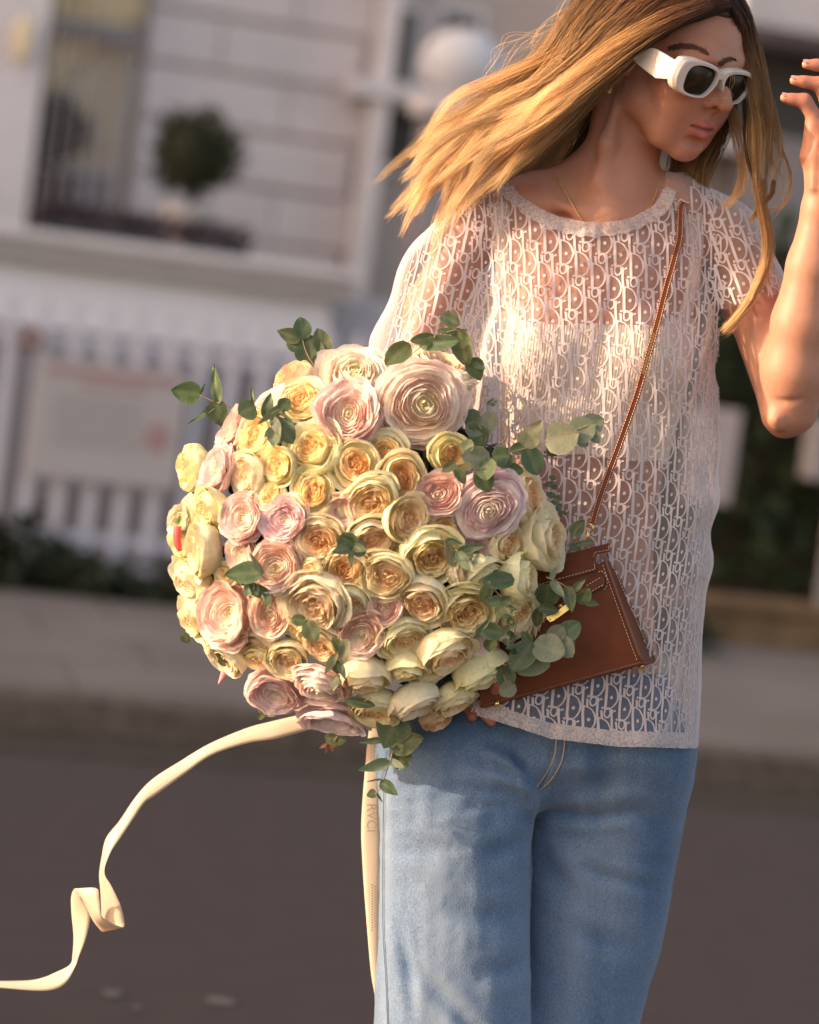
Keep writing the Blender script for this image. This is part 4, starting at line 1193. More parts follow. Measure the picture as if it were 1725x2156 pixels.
parts.append(family(mid_g, back_g, 2500, 30, 8, 0, 1.0, 12, .5, 5.0, ends=54, pl=.88))
parts.append(family([(1500, 16, 150), (1410, 56, 195), (1310, 118, 205), (1215, 205, 195), (1110, 280, 170), (1010, 345, 130)],
                    [(1480, 0, 150), (1380, 40, 180), (1280, 100, 190), (1180, 180, 175), (1075, 258, 140), (965, 330, 100)], 420, 26, 6, .1, 1.0, 10, .48, 2, scalp=False, shade=(.3, 1), ends=22))  # extra lock bulging forward, added to shade the cheek and temple
# short of the sweep: locks ending at several places
parts.append(family([(1480, 10, 120), (1390, 66, 150), (1300, 130, 120), (1200, 190, 90), (1130, 250, 70), (1060, 330, 50), (1000, 372, 40)],
                    [(1440, -40, 120), (1340, 10, 140), (1260, 90, 110), (1190, 170, 80), (1110, 240, 60), (1010, 310, 40), (935, 365, 20)], 700, 22, 7, .05, .95, 8, .6, 2, shade=(.2, 1)))
# behind the neck, falling to the shoulder
parts.append(family([(1330, 60, 60), (1262, 160, 10), (1225, 240, -20), (1190, 310, -35), (1150, 372, -45)],
                    [(1280, 60, 10), (1200, 160, -20), (1140, 250, -40), (1070, 330, -55), (990, 425, -60)], 1100, 18, 7, .12, .86, 6, .65, 2.4, scalp=False, shade=(0, .8)))
parts.append(family([(1300, 90, 0), (1250, 200, -60), (1236, 290, -80), (1220, 350, -88), (1190, 400, -90)],
                    [(1290, 90, -30), (1230, 190, -80), (1190, 270, -95), (1140, 340, -100), (1090, 400, -100)], 700, 16, 8, .02, .45, 5, .75, 3, scalp=False, shade=(0, .45)))
# right of the face
parts.append(family([(1538, 16, 112), (1553, 52, 88), (1560, 100, 60), (1572, 150, 70), (1584, 230, 78), (1582, 320, 70), (1588, 400, 60), (1608, 470, 58)],
                    [(1520, -60, 90), (1572, 10, 40), (1594, 80, 30), (1612, 160, 40), (1630, 240, 45), (1640, 320, 45), (1618, 390, 45), (1604, 470, 45)], 400, 26, 5, .05, .8, 8, .5, 1.6, pl=.75, ends=9, scalp=False, shade=(.1, .8)))
parts.append(family([(1588, 380, 60), (1600, 440, 62), (1612, 500, 64), (1606, 560, 70), (1580, 620, 78), (1545, 668, 84), (1516, 700, 88)],
                    [(1610, 380, 48), (1612, 440, 50), (1624, 500, 52), (1616, 560, 60), (1590, 625, 70), (1552, 680, 78), (1522, 706, 84)], 200, 20, 4, .45, .95, 4, .5, 1.4, pl=.45, scalp=False, shade=(.2, .9)))
parts.append(family([(1565, 210, 60), (1568, 270, 62), (1574, 330, 60), (1590, 390, 55), (1602, 430, 52)],
                    [(1576, 210, 50), (1578, 270, 50), (1584, 330, 50), (1600, 390, 50), (1612, 440, 50)], 170, 16, 2.5, .0, .3, 2, .6, 3, scalp=False, shade=(0, .4)))
# behind chin and neck on the right
parts.append(family([(1425, 250, -70), (1420, 320, -75), (1412, 370, -70), (1420, 410, -60), (1450, 445, -50)],
                    [(1545, 200, 0), (1535, 270, -10), (1500, 340, -20), (1480, 400, -30), (1505, 450, -30)], 950, 16, 7, .1, .7, 8, .65, 2.2, scalp=False, shade=(.05, .75)))
parts.append(family([(1530, 230, 10), (1545, 300, 5), (1560, 360, 0), (1540, 420, 0), (1512, 446, 0)],
                    [(1545, 220, 20), (1575, 300, 10), (1570, 380, 10), (1556, 410, 10), (1530, 440, 10)], 70, 20, 3, .5, .95, 4, .45, 1, scalp=False, shade=(.4, 1)))
parts.append(family([(1600, 200, 40), (1632, 290, 40), (1658, 350, 38), (1662, 395, 36), (1640, 432, 34), (1600, 444, 32)],
                    [(1606, 200, 36), (1638, 290, 36), (1664, 350, 34), (1667, 395, 32), (1644, 436, 32), (1600, 448, 30)], 26, 22, 1.5, .5, .9, 2, .42, 1, scalp=False, shade=(.3, .8)))
parts.append(family([(1626, 380, 44), (1618, 410, 44), (1590, 440, 44), (1575, 470, 44)], [(1634, 380, 40), (1625, 415, 40), (1598, 446, 40), (1580, 474, 40)], 60, 14, 2, .3, .8, 2, .5, 2, scalp=False))
# flyaways
for k in range(60):
    a = HR.uniform(0, 1)
    s0_ = (1300 - 180 * a + HR.uniform(-60, 60), 20 + 220 * a + HR.uniform(-40, 20), 60)
    L_ = HR.uniform(120, 330)
    e = (s0_[0] - L_ * HR.uniform(.75, 1), s0_[1] + L_ * HR.uniform(.35, .8), HR.uniform(-20, 60))
    mdl = ((s0_[0] + e[0]) / 2 + HR.uniform(-35, 35), (s0_[1] + e[1]) / 2 - HR.uniform(0, 60), 40)
    parts.append(family([s0_, mdl, e], [s0_, (mdl[0] + 12, mdl[1] + 8, 40), (e[0] + 22, e[1] + 12, e[2])], 4, 26, 5, .5, .95, 10, .36, 1, scalp=False, shade=(.3, .9)))
for k in range(12):
    s0_ = (1600 + HR.uniform(-20, 30), 200 + HR.uniform(0, 160), 40)
    e = (1600 + HR.uniform(-20, 60), 420 + HR.uniform(-10, 60), 40)
    mdl = (1640 + HR.uniform(-20, 24), (s0_[1] + e[1]) / 2, 40)
    parts.append(family([s0_, mdl, e], [s0_, (mdl[0] + 8, mdl[1] + 8, 40), (e[0] + 12, e[1] + 12, 40)], 3, 22, 3, .5, .9, 6, .32, 1, scalp=False, shade=(.2, .7)))
# wisps over the lenses
for k in range(3):
    s0_ = (1562 + HR.uniform(-4, 6), 130 + HR.uniform(0, 20), 130)
    parts.append(family([s0_, (1545, 150, 150), (1540 + HR.uniform(-10, 14), 180 + HR.uniform(-8, 12), 150), (1528 + HR.uniform(-8, 20), 205, 150), (1500 + HR.uniform(-50, 40), 215 + HR.uniform(-10, 10), 140)],
                 [s0_, (1548, 153, 150), (1545, 184, 150), (1532, 208, 150), (1505, 214, 140)], 1, 24, 1, .5, .8, 2, .3, 1, scalp=False, shade=(.3, .7)))
groups = {}
for P, r_, tt, rnd in parts:
    groups.setdefault(P.shape[1], []).append((P, r_, tt, rnd))
# hair cap under the strands
CF = Field(np.arange(1200, 1640, 4), np.arange(-130, 330, 4), np.arange(-220, 220, 4.5))
CF.ell(H(0, -14, 50), (127, 161, 151), 10, 'add', HM)
cv, cq = CF.mesh(); hl2 = toH(cv)
lim = 96 - (138 - hl2[:, 1]) * .82 + 30 * np.clip((hl2[:, 1] - 60) / 60, 0, 1)
mg = np.clip((hl2[:, 2] - lim - 3 * np.sin(hl2[:, 0] / 9)) / 16, 0, 1); cc_ = H(0, -14, 50); cv = cc_ + (cv - cc_) * (.90 + .10 * mg ** .5)[:, None]
cv, cq, us = keep_faces(cv, cq, (hl2[:, 2] > lim - 10) & ~((np.abs(hl2[:, 0]) > 92) & (hl2[:, 2] < 12) & (hl2[:, 1] > -30)))
hl2 = hl2[us]
hair = mk("hair", cv, cq, m_hair, person, px=True, attrs={"t": np.clip(.04 + .05 * vnoise(cv / np.array([9, 40, 30]), 4), 0, 1), "rnd": np.full(len(cv), .35)})
for m_, lst in groups.items():
    P = np.concatenate([a[0] for a in lst]); r_ = np.concatenate([np.broadcast_to(a[1], a[0].shape[:2]) for a in lst]); tt = np.concatenate([a[2] for a in lst]); rnd = np.concatenate([a[3] for a in lst])
    tag(strands("hair_strands", P, r_, tt, rnd, hair), kind='stuff')
# eyebrows
def cz(x, y, sc=2.99, ox=2500, oy=150): return ((x / sc + ox) / 1.9, (y / sc + oy) / 1.9)
m_brow = mat("eyebrow_hair", (.075, .036, .02), .7, .2)
vb = []; fb = []
for (pts, wd) in (([cz(560, 125), cz(690, 100), cz(820, 115), cz(930, 155), cz(1010, 215)], 8), ([cz(1160, 305), cz(1210, 275), cz(1280, 262), cz(1345, 290)], 7)):
    C_ = spline(pts, 60)
    for i in range(900):
        k = HR.randint(0, 58); c = C_[k] + HR.normal(0, 1, 2) * np.array([1.5, wd * .22 * (.5 + .6 * math.sin(math.pi * min(1, .25 + k / 60)))])
        d = C_[k + 1] - C_[k]; d /= np.linalg.norm(d); an = HR.normal(.0, .3); d = -np.array([d[0] * math.cos(an) - d[1] * math.sin(an), d[0] * math.sin(an) + d[1] * math.cos(an)])
        ln = HR.uniform(6, 11); n_ = len(vb)
        q = [c, c + d * ln * .5, c + d * ln]
        zz = [front(T_body, p[0], p[1], 1.2, None) for p in q]
        if None in zz or max(zz) - min(zz) > 8: continue
        nn = np.array([-d[1], d[0]]) * .55
        for p, z, s_ in zip(q, zz, (1, .8, .15)): vb += [(p[0] - nn[0] * s_, p[1] - nn[1] * s_, z + 1), (p[0] + nn[0] * s_, p[1] + nn[1] * s_, z + 1)]
        fb += [(n_, n_ + 1, n_ + 3, n_ + 2), (n_ + 2, n_ + 3, n_ + 5, n_ + 4)]
tag(mk("eyebrow", vb, fb, m_brow, person, px=True), kind='stuff')

# ------------------------------------------------------------------ sunglasses
def onplane(u, v, f, h_axis=None):
    A = np.array([[Hl[0], Hh[0]], [Hl[1], Hh[1]]]); b_ = np.array([u, v]) - (HO[:2] + f * Hf[:2])
    l, h = np.linalg.solve(A, b_); return l, h
FP = 172
m_frame = mat("ivory_acetate", (.60, .52, .46), .2, .6, Coat_Weight=.4)
m_lens = mat("dark_lens", (.020, .013, .008), .2, .10)
sun_g = empty("sunglasses", tuple(W(H(0, FP, 0))), "ivory faceted sunglasses with dark lenses worn on the woman's face", "sunglasses")
def L3(pts, f): return [H(*((l, f, h))) for (l, h) in pts]
def outline(raw, n, sm=True):
    p = np.array([onplane(*cz(*q), FP) for q in raw])
    if not sm: return p
    p = np.concatenate([p, p[:1]]); k = len(p)
    P = np.concatenate([p[-2:-1], p, p[1:2]])
    out = []
    for i in range(k - 1):
        a, b_, c, d = P[i], P[i + 1], P[i + 2], P[i + 3]
        for t in np.linspace(0, 1, n, endpoint=False):
            out.append(.5 * (2 * b_ + (c - a) * t + (2 * a - 5 * b_ + 4 * c - d) * t * t + (3 * b_ - a - 3 * c + d) * t ** 3))
    return np.array(out)
rawL = [(735, 256), (860, 262), (990, 298), (1085, 338), (1135, 385), (1142, 470), (1105, 560), (1040, 640), (960, 705), (890, 730), (790, 718), (690, 680), (618, 625), (592, 560), (600, 470), (640, 370), (690, 290)]
holeL = [(800, 362), (870, 336), (960, 346), (1045, 380), (1092, 415), (1100, 470), (1062, 560), (1000, 640), (930, 692), (870, 694), (790, 678), (718, 640), (697, 590), (715, 520), (750, 430)]
rawR = [(1178, 432), (1240, 398), (1300, 383), (1400, 388), (1490, 412), (1520, 450), (1526, 520), (1500, 620), (1440, 710), (1370, 780), (1290, 808), (1222, 800), (1185, 740), (1160, 660), (1156, 570), (1160, 490)]
holeR = [(1222, 490), (1262, 455), (1330, 443), (1420, 452), (1488, 478), (1500, 530), (1470, 620), (1410, 705), (1350, 762), (1290, 778), (1235, 772), (1200, 720), (1180, 650), (1190, 560)]
def rim(ro, rh, name):
    n_ = 6
    o_ = outline(ro, n_); h_ = outline(rh, n_)
    c = h_.mean(0)
    K = 96
    def resamp(p):
        a = np.unwrap(np.arctan2(p[:, 1] - c[1], p[:, 0] - c[0]))
        if a[-1] < a[0]: p = p[::-1]; a = np.unwrap(np.arctan2(p[:, 1] - c[1], p[:, 0] - c[0]))
        r_ = np.hypot(p[:, 0] - c[0], p[:, 1] - c[1]); t = np.linspace(0, 2 * math.pi, K, endpoint=False)
        am = np.mod(a, 2 * math.pi); o = np.argsort(am)
        rr_ = np.interp(t, am[o], r_[o], period=2 * math.pi)
        return np.stack([c[0] + rr_ * np.cos(t), c[1] + rr_ * np.sin(t)], 1)
    o_ = resamp(o_); h_ = resamp(h_)
    mid = o_ + (h_ - o_) * .18
    rings = [(o_ * 1.0, FP - 20), (o_, FP - 7), (mid, FP + 1), (o_ + (h_ - o_) * .35, FP + 2.5), (h_ + (o_ - h_) * .08, FP + 2), (h_, FP - 2), (h_, FP - 12), (o_ + (h_ - o_) * .3, FP - 20)]
    V = []
    for (p, f) in rings: V += L3(p, f)
    R_ = len(rings); Fc = [(j * K + i, j * K + (i + 1) % K, ((j + 1) % R_) * K + (i + 1) % K, ((j + 1) % R_) * K + i) for j in range(R_) for i in range(K)]
    o = mk(name, V, Fc, m_frame, sun_g, px=True, smooth=False)
    V = L3(h_, FP - 5) + [H(c[0], FP + 0, c[1])]
    for j, s_ in enumerate((.66, .33)):
        V[K:K] = []
    rg_ = [(1.02, FP - 6), (.7, FP - 3), (.35, FP - 1.5)]
    V = []
    for s_, f in rg_: V += L3(c + (h_ - c) * s_, f)
    V.append(H(c[0], FP - 1, c[1]))
    Fc = [(j * K + i, j * K + (i + 1) % K, (j + 1) * K + (i + 1) % K, (j + 1) * K + i) for j in range(2) for i in range(K)] + [(2 * K + i, 2 * K + (i + 1) % K, 3 * K) for i in range(K)]
    mk("lens", V, Fc, m_lens, o, px=True)
    return o
rim(rawL, holeL, "rim"); rim(rawR, holeR, "rim")
def slab(pts3, dvec, name, m, parent, bevel=.0008):
    """flat outline (measured 3-D points) given a thickness vector"""
    n = len(pts3); a = np.array(pts3, float); b_ = a + np.asarray(dvec, float)
    V = np.concatenate([a, b_]); Fc = [tuple(range(n)), tuple(range(2 * n - 1, n - 1, -1))] + [(i, n + i, n + (i + 1) % n, (i + 1) % n) for i in range(n)]
    o = mk(name, V, Fc, m, parent, px=True, smooth=False)
    if bevel:
        md = o.modifiers.new("bevel", 'BEVEL'); md.width = bevel; md.segments = 2; md.limit_method = 'ANGLE'
    return o
br = [onplane(*cz(*q), FP) for q in [(1110, 385), (1150, 418), (1205, 424), (1240, 400), (1225, 470), (1190, 505), (1150, 512), (1112, 500), (1100, 450)]]
slab(L3(br, FP + 1.5), -14 * Hf, "bridge", m_frame, sun_g)
# near temple: in the plane beside her head
le = onplane(*cz(600, 470), FP - 8)[0] + 3
def onside(u, v, l):
    A = np.array([[Hf[0], Hh[0]], [Hf[1], Hh[1]]]); b_ = np.array([u, v]) - (HO[:2] + l * Hl[:2])
    f, h = np.linalg.solve(A, b_); return H(l, f, h)
tp = [onside(*cz(*q), le - 6) for q in [(672, 312), (560, 248), (440, 175), (370, 134), (300, 120), (230, 158), (150, 205), (-60, 330), (-40, 380), (90, 268), (200, 365), (285, 430), (362, 487), (480, 496), (592, 502), (640, 400)]]
slab(tp, 8 * Hl, "temple", m_frame, sun_g, .0012)
fl = onplane(*cz(1520, 500), FP - 8)[0]
tp2 = [H(fl, FP - 12, 8), H(fl, 60, 2), H(fl, 20, -2), H(fl, -30, -40), H(fl, 0, -20), H(fl, FP - 12, -30)]
slab(tp2, -8 * Hl, "temple", m_frame, sun_g, .001)
def text3(body, p0, ex, ey, size, m, parent, name, mirror=False, depth=.0):
    """lettering: p0 world origin, ex / ey world unit directions"""
    cu = bpy.data.curves.new(name, 'FONT'); cu.body = body; cu.size = 1.0; cu.align_x = 'CENTER'; cu.align_y = 'CENTER'
    to = bpy.data.objects.new(name, cu); COL.objects.link(to)
    dg = bpy.context.evaluated_depsgraph_get(); me = bpy.data.meshes.new_from_object(to.evaluated_get(dg))
    bpy.data.objects.remove(to); bpy.data.curves.remove(cu)
    ex = np.asarray(ex, float); ex /= np.linalg.norm(ex); ey = np.asarray(ey, float); ey -= ex * (ex @ ey); ey /= np.linalg.norm(ey)
    co = np.array([v.co[:] for v in me.vertices]); fc = [tuple(p.vertices) for p in me.polygons]
    if mirror: co[:, 0] *= -1
    V = np.asarray(p0) + size * (co[:, :1] * ex + co[:, 1:2] * ey)
    bpy.data.meshes.remove(me)
    return mk(name, V, fc, m, parent, smooth=False)
m_gold = mat("gold", (.85, .55, .18), .2, .5, 1.0)
m_goldt = mat("faint_gold", (.42, .34, .24), .35, .5, .6)
c = onside(*cz(425, 300), le - 6.8); q = onside(*cz(520, 345), le - 6.8)
ex = W(q) - W(c); ey = W(onside(*cz(440, 240), le - 6.8)) - W(onside(*cz(420, 330), le - 6.8))
nrm = W(c - Hl * 1) - W(c)
text3("PRADA", W(c), ex, ey, .0054, m_goldt, sun_g, "temple_lettering")
text3("MILANO", W(onside(*cz(408, 336), le - 6.8)), ex, ey, .0027, m_goldt, sun_g, "temple_lettering")
c3 = [onside(*cz(*q), le - 6.9) for q in [(378, 358), (432, 374), (396, 396)]]
slab(c3, -.4 * Hl, "temple_emblem", m_goldt, sun_g, 0)

# ------------------------------------------------------------------ ear stud and necklace
def c2(x, y): return ((x / 1.6017 + 2200) / 1.9, (y / 1.6017) / 1.9)
pv = [c2(350, 555), c2(368, 560), c2(383, 580), c2(388, 562), c2(402, 552), c2(392, 597), c2(374, 600)]
ez = front(T_body, *c2(380, 580), 0, 100) + 7
o = slab([(p[0], p[1], ez) for p in pv], (0, 0, 4), "ear_stud", m_gold, None, .0004); tag(o, "small gold chevron stud on the woman's ear lobe", "earring")
npth = spline([(1170, 368), (1178, 384), (1190, 404), (1204, 428), (1216, 448), (1226, 464), (1250, 505), (1276, 535), (1310, 530), (1345, 480), (1372, 430), (1384, 400)], 240)
vv = []; ff = []
for i, p in enumerate(npth):
    z = front(T_body, p[0], p[1], 1.6, None)
    if z is None: z = -20
    an = i * 1.3
    a, b_ = tube([(p[0] + 1.1 * math.cos(an), p[1] + .8, z + 1), (p[0] - 1.1 * math.cos(an), p[1] - .8, z + 1.4)], 1.15, 5)
    n_ = len(vv); vv += list(a); ff += [tuple(k + n_ for k in q) for q in b_]
o = mk("necklace", vv, ff, m_gold, None, px=True); tag(o, "fine gold chain round the woman's neck tucked under the tee", "necklace")
o = mk("pendant", *tube([(1275, 537, front(T_body, 1275, 537, 3, 100)), (1275, 549, front(T_body, 1275, 549, 3, 100))], [3, 4.5], 8), m_gold, None, px=True); o.parent = bpy.data.objects["necklace"]

# ------------------------------------------------------------------ handbag
m_lea = noisy("tan_leather", (.125, .030, .009), (.155, .038, .012), 30, .5, .0, 3, spec=.22)
vo = N(m_lea, "TexVoronoi"); vo.inputs["Scale"].default_value = 620; tc = N(m_lea, "TexCoord"); LK(m_lea, tc.outputs["Object"], vo.inputs["Vector"]); bump(m_lea, vo.outputs["Distance"], .5, .0006)
m_edge = mat("leather_edge", (.15, .05, .022), .45)
m_sti = mat("cream_thread", (.75, .58, .45), .7)
WF = 232.0
BX = np.array([-.9655, .2605]); BY = np.array([-.2605, -.9655])
def bag(x, y, z=0.0):
    """x left from the lower right front corner, y up, z out of the front face"""
    p = np.array([1351., 1394.]) + BX * x + BY * y
    return np.array([p[0] - z * -.29, p[1] - z * .02, WF + z]) if False else np.array([p[0] + (-z) * .29, p[1] + (-z) * -.045, WF + z - .18 * x * .35])
broot = empty("handbag", tuple(W(bag(190, 0, -40))), "structured tan leather flap handbag with gold turn clasp hanging at the woman's hip", "handbag")
dp = 92
fr_ = []
bk = [(0, 4), (350, 4), (322, 236), (29, 236)]
# front panel, curved slightly, bottom, gussets, back
V = []; n1 = 12
for j in range(n1):
    for i in range(n1):
        f, g_ = i / (n1 - 1), j / (n1 - 1)
        x = (1 - g_) * (350 * f) + g_ * (23 + 304 * f); y = 226 * g_
        V.append(bag(x, y, -16 * g_ ** 1.5 + 4 * math.sin(math.pi * f) * math.sin(math.pi * g_)))
mk("front_panel", V, [(j * n1 + i, j * n1 + i + 1, (j + 1) * n1 + i + 1, (j + 1) * n1 + i) for j in range(n1 - 1) for i in range(n1 - 1)], m_lea, broot, px=True)
slab([bag(-3, -6, 0), bag(353, -6, 0), bag(353, -6, -dp), bag(-3, -6, -dp)], (bag(0, 0, 0) - bag(0, -7, 0)), "base", m_lea, broot)
slab([bag(0, 0, -dp), bag(350, 0, -dp), bag(322, 226, -60), bag(29, 226, -60)], bag(0, 0, -4) - bag(0, 0, 0), "back_panel", m_lea, broot)
for x0, x1, sgn in ((1, 22, 1), (349, 330, -1)):
    gx = MB(); 
    rows = []
    for j in range(12):
        g_ = j / 11; x = x0 + (x1 - x0) * g_; ff_ = -16 * g_ ** 1.5; bb = -dp + 32 * g_
        rows += [bag(x, 226 * g_, ff_), bag(x + sgn * 10 * g_, 226 * g_, (ff_ + bb) / 2 + 3), bag(x, 226 * g_, bb)]
    gx.add(rows, [(3 * j + a, 3 * j + a + 1, 3 * j + a + 4, 3 * j + a + 3) for j in range(11) for a in (0, 1)])
    gx.build("gusset", m_lea, broot, px=True, smooth=True)
# rolled edges
for pts in ([bag(-1 + 23 * g_, 226 * g_, -16 * g_ ** 1.5 + 1) for g_ in np.linspace(0, 1.03, 14)], [bag(-2 + 27 * g_, 229 * g_, -dp + 32 * g_) for g_ in np.linspace(0, 1.05, 14)], [bag(x, -1, 1) for x in np.linspace(-2, 350, 20)]):
    mk("rolled_edge", *tube(pts, 3.2, 7), m_edge, broot, px=True)
# flap over the top (stepped corner)
def uvw_flap(u, v):
    p = np.array([u, v]) - np.array([1351., 1394.]); return float(p @ BX), float(p @ BY)
FL = [(1283, 1143), (1285, 1162), (1256, 1167), (1254, 1176), (1257, 1202), (1235, 1208), (1180, 1223), (1100, 1246), (1000, 1272), (1000, 1215), (1100, 1190), (1200, 1164)]
def flapz(y): return 4 + (-16 * (max(y, 0) / 226) ** 1.5 if y < 226 else -16 - (y - 226) * .9)
fp = []
for q in FL:
    x, y = uvw_flap(*q); fp.append(bag(x, y, 0) + np.array([0, 0, flapz(y) + 3]))
slab(fp, (0, 0, -5), "flap", m_lea, broot, .0012)
# belt tab with its round end and the clasp
def bp(x, y, z): # crop helper for the bag region
    return (x * .2441 + 1000, y * .2441 + 1052.6)
def bagpoly(raw, z):
    out = []
    for q in raw:
        u_, v_ = bp(*q, 0); x, y = uvw_flap(u_, v_); out.append(bag(x, y, 0) * np.array([1, 1, 1]) + np.array([0, 0, -16 * (max(min(y, 226), 0) / 226) ** 1.5 + z]))
    return out
slab(bagpoly([(1112, 642), (1122, 690), (1118, 738), (1000, 800), (900, 850), (800, 905), (770, 850), (860, 790), (960, 730)], 12), (0, 0, -5), "belt_tab", m_lea, broot, .001)
gp = slab(bagpoly([(800, 862), (835, 935), (690, 1040), (650, 1058), (618, 1030), (608, 1000), (680, 990), (720, 950)], 18), (0, 0, -5), "clasp_plate", m_gold, broot, .0006)
slab(bagpoly([(690, 925), (770, 875), (788, 900), (705, 955)], 19.5), (0, 0, -1), "clasp_slot", m_edge, gp, 0)
mk("turn_lock", *tube([bagpoly([(736, 915)], 18)[0], bagpoly([(736, 915)], 32)[0]], [5, 4], 12), m_gold, broot, px=True)
for q in ((800, 880), (822, 925), (650, 1032), (700, 1028)):
    p = bagpoly([q], 18)[0]; mk("rivet", *tube([p, p + np.array([0, 0, 2])], [2, 1.3], 10), m_gold, gp, px=True)
# handle arch on top, mostly hidden by flowers
hp_ = spline([bag(150, 226, -30), bag(152, 240, -40), bag(170, 252, -46), bag(245, 252, -46), bag(270, 240, -40), bag(272, 226, -30)], 30)
mk("handle", *tube(hp_, 7, 10), m_lea, broot, px=True)
for (u_, v_, z) in ((1337, 1404, -14), (1350, 1404, -64), (1046, 1483, -14), (1063, 1480, -64)):
    x, y = uvw_flap(u_, v_); a = bag(x, y + 7, 0); a = np.array([u_ + 1.5, v_ - 8, WF + z]); b_ = np.array([u_, v_ + 4, WF + z])
    mk("foot_stud", *tube([a, b_, b_ + np.array([0, .5, 0])], [5, 5.4, 4], 12), m_gold, broot, px=True)
# shoulder strap lying over the tee
SP = [(1440, 425), (1434, 440), (1431, 500), (1418, 552), (1401, 611.6), (1384.6, 677), (1368, 736), (1342, 828), (1302.5, 940), (1280, 1000), (1261, 1055), (1247, 1104)]
T_two = T_tee
P = spline([(a, b_, -40 if b_ < 430 else (0 if b_ < 480 else np.interp(b_, [480, 1000, 1104], [0, 185, 235]))) for a, b_ in SP], 120)
z_ = []
for p in P:
    q = front(T_tee, p[0], p[1], 5, None); z_.append(max(p[2] if p[1] > 800 else -60, q if q is not None else p[2]))
z_ = np.convolve(np.pad(z_, 6, 'edge'), np.ones(13) / 13, 'valid'); P[:, 2] = z_ + 3
def flat(P, w, th, name, m, parent):
    t = np.gradient(P[:, :2], axis=0); t /= np.linalg.norm(t, axis=1)[:, None]; V = []; n = len(P)
    for i in range(n):
        nx = np.array([-t[i, 1], t[i, 0]])
        for a, b_ in ((-.5, 0), (.5, 0), (.5, th), (.42, th + 1), (-.42, th + 1), (-.5, th)): V.append((P[i, 0] + nx[0] * w * a, P[i, 1] + nx[1] * w * a, P[i, 2] + b_))
    Fc = [(i * 6 + k, i * 6 + (k + 1) % 6, i * 6 + 6 + (k + 1) % 6, i * 6 + 6 + k) for i in range(n - 1) for k in range(6)] + [tuple(range(6)), tuple(range(6 * n - 1, 6 * n - 7, -1))]
    return mk(name, V, Fc, m, parent, px=True, smooth=False)
strap = flat(P, 14.5, 3.5, "shoulder_strap", m_lea, broot)
bp0 = P[2]
bkp = spline([P[1], (1442, 418, -70), (1430, 420, -120), (1400, 520, -190)], 14); flat(bkp, 14.5, 3.5, "shoulder_strap", m_lea, broot)
# stitches
vv = []; ff = []
def stitch(pts, step=7.2, ln=4.6, r_=.75, z=0):
    pts = np.asarray(pts, float); seg = np.linalg.norm(np.diff(pts, axis=0), axis=1); cs_ = np.concatenate([[0], np.cumsum(seg)])
    s_ = 2
    while s_ + ln < cs_[-1]:
        a = np.array([np.interp(s_, cs_, pts[:, k]) for k in range(3)]); b_ = np.array([np.interp(s_ + ln, cs_, pts[:, k]) for k in range(3)])
        q, w_ = tube([a + [0, 0, z], b_ + [0, 0, z]], r_, 4); n_ = len(vv); vv.extend(q); ff.extend([tuple(k + n_ for k in y) for y in w_]); s_ += step
t = np.gradient(P[:, :2], axis=0); t /= np.linalg.norm(t, axis=1)[:, None]; nx = np.stack([-t[:, 1], t[:, 0], 0 * t[:, 0]], 1)
for s_ in (-4.9, 4.9): stitch(P + nx * s_ + np.array([0, 0, 4.8]), 6.2, 4.0, .62)
stitch([bag(7 + 23 * g_, 226 * g_, -16 * g_ ** 1.5 + 2) for g_ in np.linspace(.02, .97, 12)], z=1)
stitch([bag(-2 + 24 * g_, 226 * g_, -dp + 32 * g_ + 10) for g_ in np.linspace(.03, .97, 12)], z=2)
fs = []
for q in [(1281, 1148), (1282, 1158), (1252, 1163), (1250, 1172), (1253, 1198), (1230, 1204), (1180, 1218), (1100, 1241)]:
    x, y = uvw_flap(*q); fs.append(bag(x, y, 0) + np.array([0, 0, flapz(y) + 4]))
stitch(fs)
stitch(bagpoly([(955, 745), (1095, 660)], 13)); stitch(bagpoly([(1005, 790), (1112, 730)], 13)); 
stitch(bagpoly([(1055, 625), (1090, 612), (1120, 628), (1140, 680), (1142, 730), (1125, 768), (1090, 780)], 3))
stitch(bagpoly([(1060, 555), (1100, 520)], 3))
tag(mk("stitching", vv, ff, m_sti, broot, px=True), kind='stuff')
# ring and snap hook
def ring(c, r_, rad, n=20, tilt=0.5):
    return tube([(c[0] + r_ * math.cos(a) * .8, c[1] + r_ * math.sin(a), c[2] + r_ * tilt * math.cos(a)) for a in np.linspace(0, 2 * math.pi, n + 1)[:-1]], rad, 7, closed=True)
zc = P[-1][2]
mk("strap_ring", *ring((1242, 1112, zc + 3), 8.5, 1.9), m_gold, broot, px=True)
mk("snap_hook", *tube([(1240, 1119, zc + 3), (1236, 1130, zc + 3), (1231, 1143, zc + 2), (1228, 1150, zc)], [3.4, 2.6, 3.0, 2.4], 9), m_gold, broot, px=True)
mk("snap_hook", *ring((1228, 1148, zc), 6, 1.6), m_gold, broot, px=True)
i0, i1 = 62, 80
pc = P[66] + np.array([0, 0, 5.2]); ex = W(P[60]) - W(P[72]); ey = W(P[66] + nx[66]) - W(P[66])
text3("HERMES PARIS MADE IN FRANCE", W(pc), ex, ey if (ey[2] > 0) else -ey, .0034, m_gold, strap, "strap_lettering")
